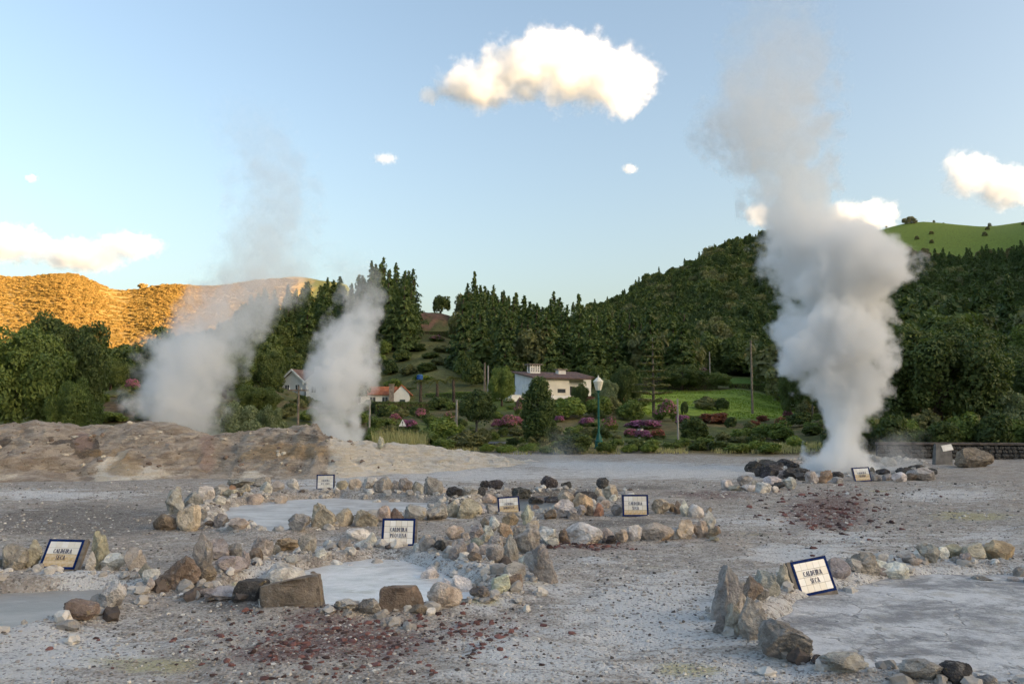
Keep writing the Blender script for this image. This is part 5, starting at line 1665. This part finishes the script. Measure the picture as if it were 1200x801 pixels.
def gable_house(px, py, Y, w, d, h, rise, rot, wm, rm, label, wins, base=2.5):
    cx_, cy2, _ = at(px, py, Y)
    o = thing('gabled_house', label, 'house', (cx_, cy2, E(py, Y)), math.radians(rot))
    g_ = MB()
    V = [(-w / 2, 0, -base), (w / 2, 0, -base), (w / 2, d, -base), (-w / 2, d, -base), (-w / 2, 0, h), (w / 2, 0, h), (w / 2, d, h), (-w / 2, d, h), (0, 0, h + rise), (0, d, h + rise)]
    g_.add(V, [(0, 1, 5, 4), (1, 2, 6, 5), (2, 3, 7, 6), (3, 0, 4, 7), (3, 2, 1, 0)])
    g_.add(V, [(4, 5, 8), (6, 7, 9)])
    g_.build('wall', wm, o)
    r_ = MB()
    tr2 = MB()
    for sx in (-1, 1):
        ov = 0.45
        a = (0, h + rise + .02); b = (sx * (w / 2 + ov), h - ov * rise / (w / 2) + .02)
        r_.hexa([(a[0], -0.4, a[1]), (b[0], -0.4, b[1]), (a[0], d + .4, a[1]), (b[0], d + .4, b[1]), (a[0], -0.4, a[1] + .15), (b[0], -0.4, b[1] + .15), (a[0], d + .4, a[1] + .15), (b[0], d + .4, b[1] + .15)])
        tr2.hexa([(a[0], -0.5, a[1] - .15), (b[0], -0.5, b[1] - .15), (a[0], -0.404, a[1] - .15), (b[0], -0.404, b[1] - .15), (a[0], -0.5, a[1] + .2), (b[0], -0.5, b[1] + .2), (a[0], -0.404, a[1] + .2), (b[0], -0.404, b[1] + .2)])
    ro = r_.build('roof', rm, o)
    tr2.build('bargeboard', M_FRAMEW, ro)
    for xx, zz, ww, hh in wins:
        window(o, xx, zz, ww, hh, 0.0)
    return o
gable_house(343, 462, 128, 4.6, 7, 2.2, 1.7, -28, M_WHITE, M_ROOFB, 'white house with dark brown roof beside the left steam plume', ((-1.2, 0.4, 0.9, 1.2), (1.0, 0.4, 0.9, 1.2)))
g2 = gable_house(374, 464, 124, 4.4, 7, 2.2, 1.8, -12, M_WHITE, M_FRAMEW, 'all-white gabled house half hidden in the steam', ((-0.9, 0.5, 0.8, 1.1), (0.9, 0.5, 0.8, 1.1)))
MB().box(-1.9, -1.1, 2, 2.8, 2.6, 4.8).build('chimney', M_WHITE, g2)
# low farm shed above the meadow
cx_, cy2, _ = at(798, 436, 175)
sh = thing('farm_shed', 'low shed with a faded brown roof behind the meadow hedge', 'shed', (cx_, cy2, E(438, 175)), math.radians(3))
MB().box(-6.5, 0.5, 0, 4, -2, 1.0).build('wall', M_CREAMW, sh)
MB().box(0.503, 5.5, -0.2, 4.2, -2, 0.85).build('wall', M_STONE, sh)
MB().hexa([(0.2, -0.6, 0.86), (5.8, -0.6, 0.86), (0.2, 4.5, 1.9), (5.8, 4.5, 1.9), (0.2, -0.6, 1.0), (5.8, -0.6, 1.0), (0.2, 4.5, 2.04), (5.8, 4.5, 2.04)]).build('roof', M_ROOFB, sh)
MB().hexa([(-6.8, -0.4, 1.003), (0.15, -0.4, 1.003), (-6.8, 4.4, 1.4), (0.15, 4.4, 1.4), (-6.8, -0.4, 1.12), (0.15, -0.4, 1.12), (-6.8, 4.4, 1.52), (0.15, 4.4, 1.52)]).build('roof', M_STONE, sh)

# ------------------------------------------------------------------ street lamp, poles, small things
M_GREENP = plain('green_paint', (0.012, 0.11, 0.085), 0.45, 0.2, 3, 0, 0.4)
M_LAMPG = plain('opal_glass', (0.78, 0.74, 0.62), 0.35, 0.06, 3, 0, 0.4)
M_CONC = plain('concrete_post', (0.34, 0.32, 0.29), 0.9, 0.2, 4, 0.01)
x, y, z = gp(702, 529)
lp = thing('street_lamp', 'green cast-iron street lamp with a cream lantern', 'street lamp', (x, y, z - 0.05))
b_ = MB()
b_.tube([(0, 0, 0), (0, 0, .12), (0, 0, .13), (0, 0, .5), (0, 0, .55), (0, 0, .62), (0, 0, .9), (0, 0, 1.05)], [.36, .36, .30, .26, .30, .22, .17, .11], 10)
b_.build('base', M_GREENP, lp)
b_ = MB()
b_.tube([(0, 0, 1.03), (0, 0, 2.2), (0, 0, 2.25), (0, 0, 2.3), (0, 0, 3.9), (0, 0, 3.95), (0, 0, 4.02)], [.085, .075, .11, .072, .062, .12, .16], 10)
b_.build('pole', M_GREENP, lp)
b_ = MB()
b_.tube([(0, 0, 4.025), (0, 0, 4.1), (0, 0, 4.55), (0, 0, 4.62)], [.18, .21, .33, .34], 8)
ln = b_.build('lantern', M_LAMPG, lp)
b_ = MB()
b_.tube([(0, 0, 4.623), (0, 0, 4.66), (0, 0, 4.9), (0, 0, 4.95), (0, 0, 5.1)], [.37, .36, .12, .05, .015], 8)
b_.build('lantern_roof', M_LAMPG, ln)

def pole(px, pb, ptop, Y, rad, mat, label, arms=0, lean=0.0):
    x, y, z = at_ground(px, pb, Y)
    H = E(ptop, Y) - z
    o = thing('utility_pole' if arms else 'post', label, 'pole', (x, y, z - 0.3))
    m_ = MB().tube([(0, 0, 0), (lean * H * .5, 0, H * .5), (lean * H, 0, H + .3)], [rad * 1.2, rad, rad * .8], 8)
    m_.build('shaft', mat, o)
    for k in range(arms):
        a = MB().box(-0.8, 0.8, -rad - .1, -rad, H - 0.1 - 0.45 * k, H + 0.02 - 0.45 * k).build('crossarm', mat, o)
        for xx in (-.7, -.25, .25, .7):
            MB().tube([(xx, -rad - .05, H + 0.023 - .45 * k), (xx, -rad - .05, H + 0.17 - .45 * k)], [.04, .03], 6).build('insulator', M_FRAMEW, a)
    return o
pole(882, 488, 399, 100, 0.13, M_WOOD, 'tall thin wooden pole standing on the green meadow', 0, 0.004)
pole(795, 524, 467, 58, 0.07, M_CONC, 'pale grey post at the foot of the bank below the meadow')
pole(535, 504, 468, 62, 0.09, M_CONC, 'pale concrete post on the garden slope below the palms')
pole(433, 500, 468, 60, 0.07, M_CONC, 'grey post half hidden by the left steam plume')
pole(568, 452, 425, 120, 0.16, M_WOOD, 'thick brown post beside the olive tree by the white house')
pole(572, 452, 428, 121, 0.13, M_CONC, 'thin pale post behind the thick brown post')
pole(349, 500, 452, 62, 0.09, M_WOOD, 'wooden pole between the two left steam plumes', 1)
pole(832, 440, 412, 150, 0.11, M_CONC, 'short pale pole above the meadow hedge')
pole(953, 496, 472, 88, 0.10, M_WOOD, 'short brown post beside the right steam plume')
x, y, z = at_ground(1099, 330, 330)
pole(1099, 345, 328, 300, 0.16, M_FRAMEW, 'white power pole with two crossarms on the wooded hill', 2)
# litter bin
x, y, z = gp(751, 525)
tb = thing('litter_bin', 'small white litter bin at the foot of the garden bank', 'bin', (x, y, z - .03))
MB().tube([(0, 0, 0), (0, 0, .1), (0, 0, .72)], [.17, .2, .23], 12).build('body', M_FRAMEW, tb)
MB().tube([(0, 0, .725), (0, 0, .80)], [.25, .25], 12).build('rim', M_DARKMETAL, tb)
# triangular warning sign
x, y, z = gpt(474, 505)
ws = thing('warning_sign', 'white triangular warning sign in front of the magenta azalea', 'sign', (x, y - 1.2, gz(x, y - 1.2) - .1))
MB().tube([(0, 0, 0), (0, 0, 1.0)], [.03, .03], 6).build('post', M_DARKMETAL, ws)
t3 = MB()
V = [(-.32, -.04, .62), (.32, -.04, .62), (0, -.04, 1.2), (-.32, -.032, .62), (.32, -.032, .62), (0, -.032, 1.2)]
t3.add(V, [(0, 1, 2), (5, 4, 3)])
t3.add(V, [(0, 3, 4, 1), (1, 4, 5, 2), (2, 5, 3, 0)])
pn = t3.build('panel', M_FRAMEW, ws)
MB().box(-.03, .03, -.046, -.0405, .80, 1.02).build('exclamation_bar', M_DARKMETAL, pn)
MB().box(-.03, .03, -.046, -.0405, .70, .76).build('exclamation_dot', M_DARKMETAL, pn)
M_SLATE = plain('grey_slate', (0.15, 0.15, 0.15), 0.8, 0.25, 3)
# information board by the big boulder
x, y, z = gp(1127, 549)
ib = thing('information_board', 'grey information board with a white panel behind the big boulder', 'sign', (x, y + 1.6, gz(x, y + 1.6) - .1), math.radians(10))
MB().hexa([(-.5, -.1, 0), (.45, -.1, 0), (-.5, .15, 0), (.45, .15, 0), (-.25, .1, 1.05), (.6, .1, 1.05), (-.25, .25, 1.05), (.6, .25, 1.05)]).build('stand', M_SLATE, ib)
MB().hexa([(0.05, -.0, .70), (.62, -.0, .78), (0.05, .06, .70), (.62, .06, .78), (0.0, .065, .98), (.55, .065, 1.06), (0.0, .10, .98), (.55, .10, 1.06)]).build('panel', M_FRAMEW, ib)
# blue tank on a stand in the cottage garden
M_BLUEP = plain('blue_plastic', (0.02, 0.09, 0.30), 0.4)
x, y, z = at_ground(492, 445, 140)
bt = thing('water_tank', 'small blue tank on a wooden stand behind the palms', 'tank', (x, y, z - .1))
zt = E(444, 140) - z
for sx in (-.35, .35):
    for sy in (-.35, .35):
        MB().box(sx - .05, sx + .05, sy - .05, sy + .05, 0, zt).build('leg', M_WOOD, bt)
MB().tube([(0, 0, zt + .003), (0, 0, zt + .1), (0, 0, zt + .8), (0, 0, zt + .9)], [.5, .55, .55, .3], 12).build('tank', M_BLUEP, bt)

# footpath along the foot of the bank
pts = []
for px in np.arange(520, 700, 10):
    a, b = gpt(px, 520.5), gpt(px, 518)
    pts.append((a, b))
V, Fc = [], []
for a, b in pts:
    for t_ in (0, 1):
        x, y = a[0], a[1] + t_ * 1.2
        V.append((x, y, gz(x, y) + 0.05))
for i in range(len(pts) - 1):
    Fc.append((2 * i, 2 * i + 2, 2 * i + 3, 2 * i + 1))
struct(link('path', np_mesh('path', V, np.array(Fc)), plain('asphalt_path', (0.13, 0.13, 0.135), 0.9, 0.2, 4)))

# ------------------------------------------------------------------ dry stone wall on the right
A_, B_ = np.array(gp(1030, 540)[:2]), np.array(gp(1330, 543)[:2])
L_ = np.linalg.norm(B_ - A_)
ang = math.atan2((B_ - A_)[1], (B_ - A_)[0])
zw = gz(*((A_ + B_) / 2)) - 0.15
dw = thing('stone_wall', 'long dry stone wall of dark rough stones with a flat coping', 'wall', (A_[0], A_[1], zw), ang)
M_WALLS = (lambda s: s.principled(s.mix(s.smooth(s.noise(s.coord(), 5, 6, 0.65), 0.35, 0.65), (0.05, 0.047, 0.044), (0.16, 0.152, 0.14)), 0.95, s.bump(s.noise(s.coord(), 18, 5), 0.03), 0.2))(NT('wall_stone'))
M_COPE = plain('wall_coping', (0.115, 0.095, 0.08), 0.9, 0.35, 3, 0.02)
M_MORTAR = plain('wall_joint', (0.035, 0.03, 0.027), 0.95, 0.3, 6)
MB().box(0, L_, 0.07, 0.5, 0, 0.92).build('core', M_MORTAR, dw)
HW = 1.02
r = np.random.default_rng(8)
protos = []
for i in range(6):
    V0, F0 = ICO[1]
    V = np.sign(V0) * np.abs(V0) ** 0.5
    V = V * (1 + 0.18 * fbm3(V0 * 2 + i * 7, 2, i)[:, None])
    V = V / np.abs(V).max(0) * 0.5
    me = np_mesh('wall_stone', V, F0)
    me.materials.append(M_WALLS)
    protos.append(me)
cnt = 0
rest = MB()
zc = 0.0
rows = (0.24, 0.22, 0.2, 0.2)
for rh_ in rows:
    xx = r.uniform(-0.1, 0)
    while xx < L_:
        w_ = r.uniform(0.18, 0.42)
        hh = rh_ * r.uniform(0.85, 1.08)
        loc = (xx + w_ / 2, 0.07 + r.uniform(-.03, .03), zc + hh / 2 + 0.02)
        if cnt < 290 and xx < L_ * 0.62:
            link('wall_stone', protos[r.integers(6)], None, dw, loc, (0, 0, 0), (w_ * 1.0, 0.3, hh))
            cnt += 1
        else:
            me = protos[r.integers(6)]
            co = np.empty(len(me.vertices) * 3, np.float32)
            me.vertices.foreach_get('co', co)
            rest.add(co.reshape(-1, 3) * (w_, 0.3, hh) + np.array(loc), ICO[1][1])
        xx += w_ * 0.98
    zc += rh_
o = rest.build('wall_stones', M_WALLS, dw)
o['kind'] = 'stuff'
xx = 0
while xx < L_:
    w_ = r.uniform(0.6, 1.0)
    MB().hexa([(xx, -.12, .925), (xx + w_ - .02, -.12, .925), (xx, .58, .925), (xx + w_ - .02, .58, .925), (xx, -.12, 1.03 + r.uniform(-.015, .02)), (xx + w_ - .02, -.12, 1.03 + r.uniform(-.015, .02)), (xx, .58, 1.04), (xx + w_ - .02, .58, 1.04)]).build('coping_stone', M_COPE, dw)
    xx += w_

# ------------------------------------------------------------------ steam
def fcurve(s, fac, pts, vmax):
    nd = s.n('ShaderNodeFloatCurve')
    s.set(nd.inputs['Value'], fac)
    c = nd.mapping.curves[0]
    pts = sorted(pts)
    c.points[0].location = (pts[0][0], pts[0][1] / vmax)
    c.points[1].location = (pts[-1][0], pts[-1][1] / vmax)
    for x, v in pts[1:-1]:
        c.points.new(x, v / vmax)
    for q in c.points:
        q.handle_type = 'AUTO_CLAMPED'
    nd.mapping.update()
    return s.math('MULTIPLY', nd.outputs[0], vmax)

def plume(label, Y, ctrl, dmax, seed, warp=0.9, puff=1.0, step=0.25, name='steam_plume', edge=0.5):
    """ctrl rows: photo row, photo column of the axis, half width in pixels, density 0..1"""
    rows = [(at(cx, py, Y), size_at(hw, Y), d) for py, cx, hw, d in ctrl]
    bx_, bz = rows[0][0][0], rows[0][0][2]
    zs = np.array([r_[0][2] - bz for r_ in rows])
    xs_ = np.array([r_[0][0] - bx_ for r_ in rows])
    rs = np.array([r_[1] for r_ in rows])
    ds = np.array([r_[2] for r_ in rows])
    H = zs[-1]
    # closed hull round the plume
    n, m_ = 20, 30
    V, Fc = [], []
    for i in range(m_ + 1):
        z = -0.3 + (H + 0.3) * i / m_
        cx, rr = np.interp(z, zs, xs_), np.interp(z, zs, rs) * 1.22 + 0.08
        if i in (0, m_):
            rr *= 0.6
        for k in range(n):
            a = k / n * 2 * math.pi
            V.append((cx + rr * math.cos(a), rr * math.sin(a), z))
    for i in range(m_):
        for k in range(n):
            Fc.append((i * n + k, i * n + (k + 1) % n, (i + 1) * n + (k + 1) % n, (i + 1) * n + k))
    V += [(xs_[0], 0, -0.3), (xs_[-1], 0, H)]
    T = [(m_ * n + n + 0, (k + 1) % n, k) for k in range(n)] + [(m_ * n + n + 1, m_ * n + k, m_ * n + (k + 1) % n) for k in range(n)]
    me = np_mesh(name, V, [np.array(Fc), np.array(T)], True)
    s = NT(name)
    P = s.coord()
    off = s.vmath('ADD', P, (seed * 3.7, seed * 1.3, 0.0))
    w1 = s.vmath('SCALE', s.vmath('SUBTRACT', s.noise(off, 0.55 / puff, 2, 0.5, col=True), (0.5, 0.5, 0.5)), scale=2.2 * warp)
    Q = s.vmath('ADD', P, w1)
    qx, qy, qz = s.sepxyz(Q)
    t_ = s.math('DIVIDE', qz, H, clamp=True)
    xo = float(xs_.min()) - 0.01
    cx = s.math('ADD', fcurve(s, t_, [(z / H, x - xo) for z, x in zip(zs, xs_)], float(xs_.max() - xo) + 0.01), xo)
    rr = fcurve(s, t_, [(z / H, v * 0.93) for z, v in zip(zs, rs)], float(rs.max()))
    dd = fcurve(s, t_, [(z / H, v) for z, v in zip(zs, ds)], 1.0)
    dx = s.math('SUBTRACT', qx, cx)
    rho = s.math('DIVIDE', s.math('SQRT', s.math('ADD', s.math('MULTIPLY', dx, dx), s.math('MULTIPLY', qy, qy))), rr)
    n2 = s.noise(off, 1.15 / puff, 5, 0.62)
    v = s.math('ADD', s.math('SUBTRACT', 1.0, rho), s.math('MULTIPLY', s.math('SUBTRACT', n2, 0.5), s.smooth(dd, 0.1, 0.8, 3.2, 1.6)))
    f = s.smooth(v, 0.0, edge)
    den = s.math('MULTIPLY', s.math('MULTIPLY', f, dd), dmax)
    vs_ = s.n('ShaderNodeVolumePrincipled')
    vs_.inputs['Color'].default_value = (0.985, 0.993, 1.0, 1)
    vs_.inputs['Anisotropy'].default_value = 0.0
    s.set(vs_.inputs['Density'], den)
    s.t.links.new(vs_.outputs[0], s.out.inputs['Volume'])
    try:
        s.mat.cycles.volume_step_rate = step
    except Exception:
        pass
    o = link(name, me, s.mat, loc=(bx_, Y, bz))
    return tag(o, label, 'steam')

plume('tall dense white steam plume rising from the big rocky vent', 37.0,
      [(556, 985, 42, .9), (545, 985, 40, 1), (520, 989, 37, 1), (500, 991, 37, 1), (480, 992, 42, 1), (460, 985, 47, 1), (440, 980, 55, 1), (420, 974, 66, 1), (390, 974, 72, 1), (370, 982, 60, 1), (345, 986, 70, 1), (320, 984, 84, .9), (290, 970, 80, .8), (265, 950, 68, .62), (240, 930, 54, .45), (210, 926, 54, .28), (180, 903, 74, .20), (150, 890, 82, .18), (120, 900, 80, .14), (90, 908, 74, .10), (60, 908, 68, .07), (30, 908, 62, .045), (0, 910, 56, .03), (-60, 912, 50, 0)],
      1.9, 1.0, 1.45, 1.2, 0.20, edge=0.28)
plume('broad drifting steam plume behind the brown mound', 42.0,
      [(512, 214, 40, .8), (480, 208, 54, .9), (450, 212, 62, .9), (420, 222, 62, .8), (390, 245, 64, .6), (360, 275, 66, .40), (330, 302, 66, .28), (300, 312, 62, .20), (270, 318, 58, .17), (240, 322, 56, .14), (200, 320, 56, .09), (160, 300, 56, .05), (110, 285, 50, 0)],
      1.1, 2.0, 1.4, 1.25, 0.25, edge=0.5)
plume('narrow white steam plume behind the pale end of the mound', 41.0,
      [(526, 400, 30, .9), (490, 398, 34, 1), (460, 397, 38, 1), (430, 402, 42, .95), (400, 408, 40, .8), (380, 416, 36, .7), (355, 424, 30, .45), (330, 420, 28, .22), (310, 412, 28, .1), (285, 402, 26, 0)],
      1.4, 3.0, 1.2, 0.95, 0.25, edge=0.4)
plume('faint thin wisp of steam over the dark mud pool', 40.0,
      [(552, 652, 50, .5), (535, 652, 44, .4), (515, 656, 30, .2), (495, 660, 22, 0)], 0.22, 4.0, 0.4, 0.8, 0.3, 'steam_wisp', 0.9)
plume('low drifting wisp of steam over the rocks of the vent', 38.0,
      [(553, 1045, 44, .7), (535, 1045, 42, .5), (518, 1050, 34, .3), (500, 1056, 26, 0)], 0.5, 5.0, 0.5, 0.9, 0.3, 'steam_wisp', 0.9)

# ------------------------------------------------------------------ clouds
def cloud(label, Y, lumps, seed, dens=0.03, edge=0.7, k=1.0):
    """lumps: photo column, row, half width, half height"""
    L = [(np.array(at(a, b, Y)), size_at(c, Y), size_at(d, Y)) for a, b, c, d in lumps]
    mid = np.mean([l[0] for l in L], 0)
    V0, F0 = ICO[3][0], ICO[3][1]
    ext = np.zeros(len(V0))
    for c_, rx, rz in L:
        o_ = c_ - mid
        sc_ = np.array([rx, rx * 0.7, rz]) * 1.75
        d = V0 / sc_
        p = -o_ / sc_
        a = (d * d).sum(1); b = d @ p; cc = p @ p - 1
        disc = b * b - a * cc
        t_ = np.where(disc > 0, (b + np.sqrt(np.maximum(disc, 0))) / a, 0)
        ext = np.maximum(ext, t_)
    ext = np.maximum(ext, min(l[2] for l in L) * 0.5)
    me = np_mesh('cloud', V0 * ext[:, None], F0, True)
    s = NT('cloud_vapour')
    P = s.coord()
    sz = float(np.mean([l[2] for l in L]))
    off = s.vmath('ADD', P, (seed * 913.0, seed * 377.0, 0))
    n1 = s.noise(off, 1.6 / sz, 8, 0.68)
    f = None
    for c_, rx, rz in L:
        o_ = c_ - mid
        q = s.vmath('MULTIPLY', s.vmath('SUBTRACT', P, tuple(o_)), (1 / rx, 1 / (rx * 0.7), 1 / rz))
        v = s.math('SUBTRACT', 1.0, s.vmath('LENGTH', q))
        f = v if f is None else s.math('MAXIMUM', f, v)
    v = s.math('ADD', f, s.math('MULTIPLY', s.math('SUBTRACT', n1, 0.5), 2.0 * k))
    den = s.math('MULTIPLY', s.smooth(v, 0.05, 0.05 + edge), dens)
    vs_ = s.n('ShaderNodeVolumePrincipled')
    vs_.inputs['Color'].default_value = (0.995, 0.995, 0.995, 1)
    vs_.inputs['Anisotropy'].default_value = 0.2
    s.set(vs_.inputs['Density'], den)
    s.t.links.new(vs_.outputs[0], s.out.inputs['Volume'])
    try:
        s.mat.cycles.volume_step_rate = 0.35
    except Exception:
        pass
    return tag(link('cloud', me, s.mat, loc=tuple(mid)), label, 'cloud')
cloud('big white cumulus cloud floating alone high above the hills', 2600, [(560, 100, 56, 32), (610, 82, 58, 46), (665, 82, 66, 52), (722, 96, 56, 46), (640, 70, 56, 40)], 1, 0.03)
cloud('long cream cloud low above the golden hill', 4200, [(10, 286, 60, 26), (95, 300, 60, 22), (150, 288, 44, 18)], 2, 0.015)
cloud('cream cloud above the green pasture beside the plume', 3600, [(1135, 205, 34, 32), (1180, 218, 46, 32), (1235, 220, 50, 30)], 3, 0.018)
cloud('bright rounded cloud peeping over the hill behind the steam plume', 3600, [(990, 254, 28, 22), (1025, 252, 32, 24)], 4, 0.02)
cloud('tiny white cloud puff below the big cumulus', 2600, [(738, 198, 12, 7)], 5, 0.03)
cloud('tiny cloud scrap at the left end of the big cumulus', 2600, [(503, 112, 16, 14)], 6, 0.022)
cloud('small lone cloud puff above the golden hill', 3600, [(37, 209, 9, 6)], 7, 0.03)
cloud('small pinkish cloud puff in the middle of the blue sky', 3600, [(452, 186, 18, 8)], 8, 0.012)
cloud('small cloud sitting on the edge of the hill pasture', 3800, [(1082, 268, 24, 10)], 9, 0.02)
cloud('small bright cloud beside the thin upper steam', 3600, [(888, 252, 18, 18)], 10, 0.02)
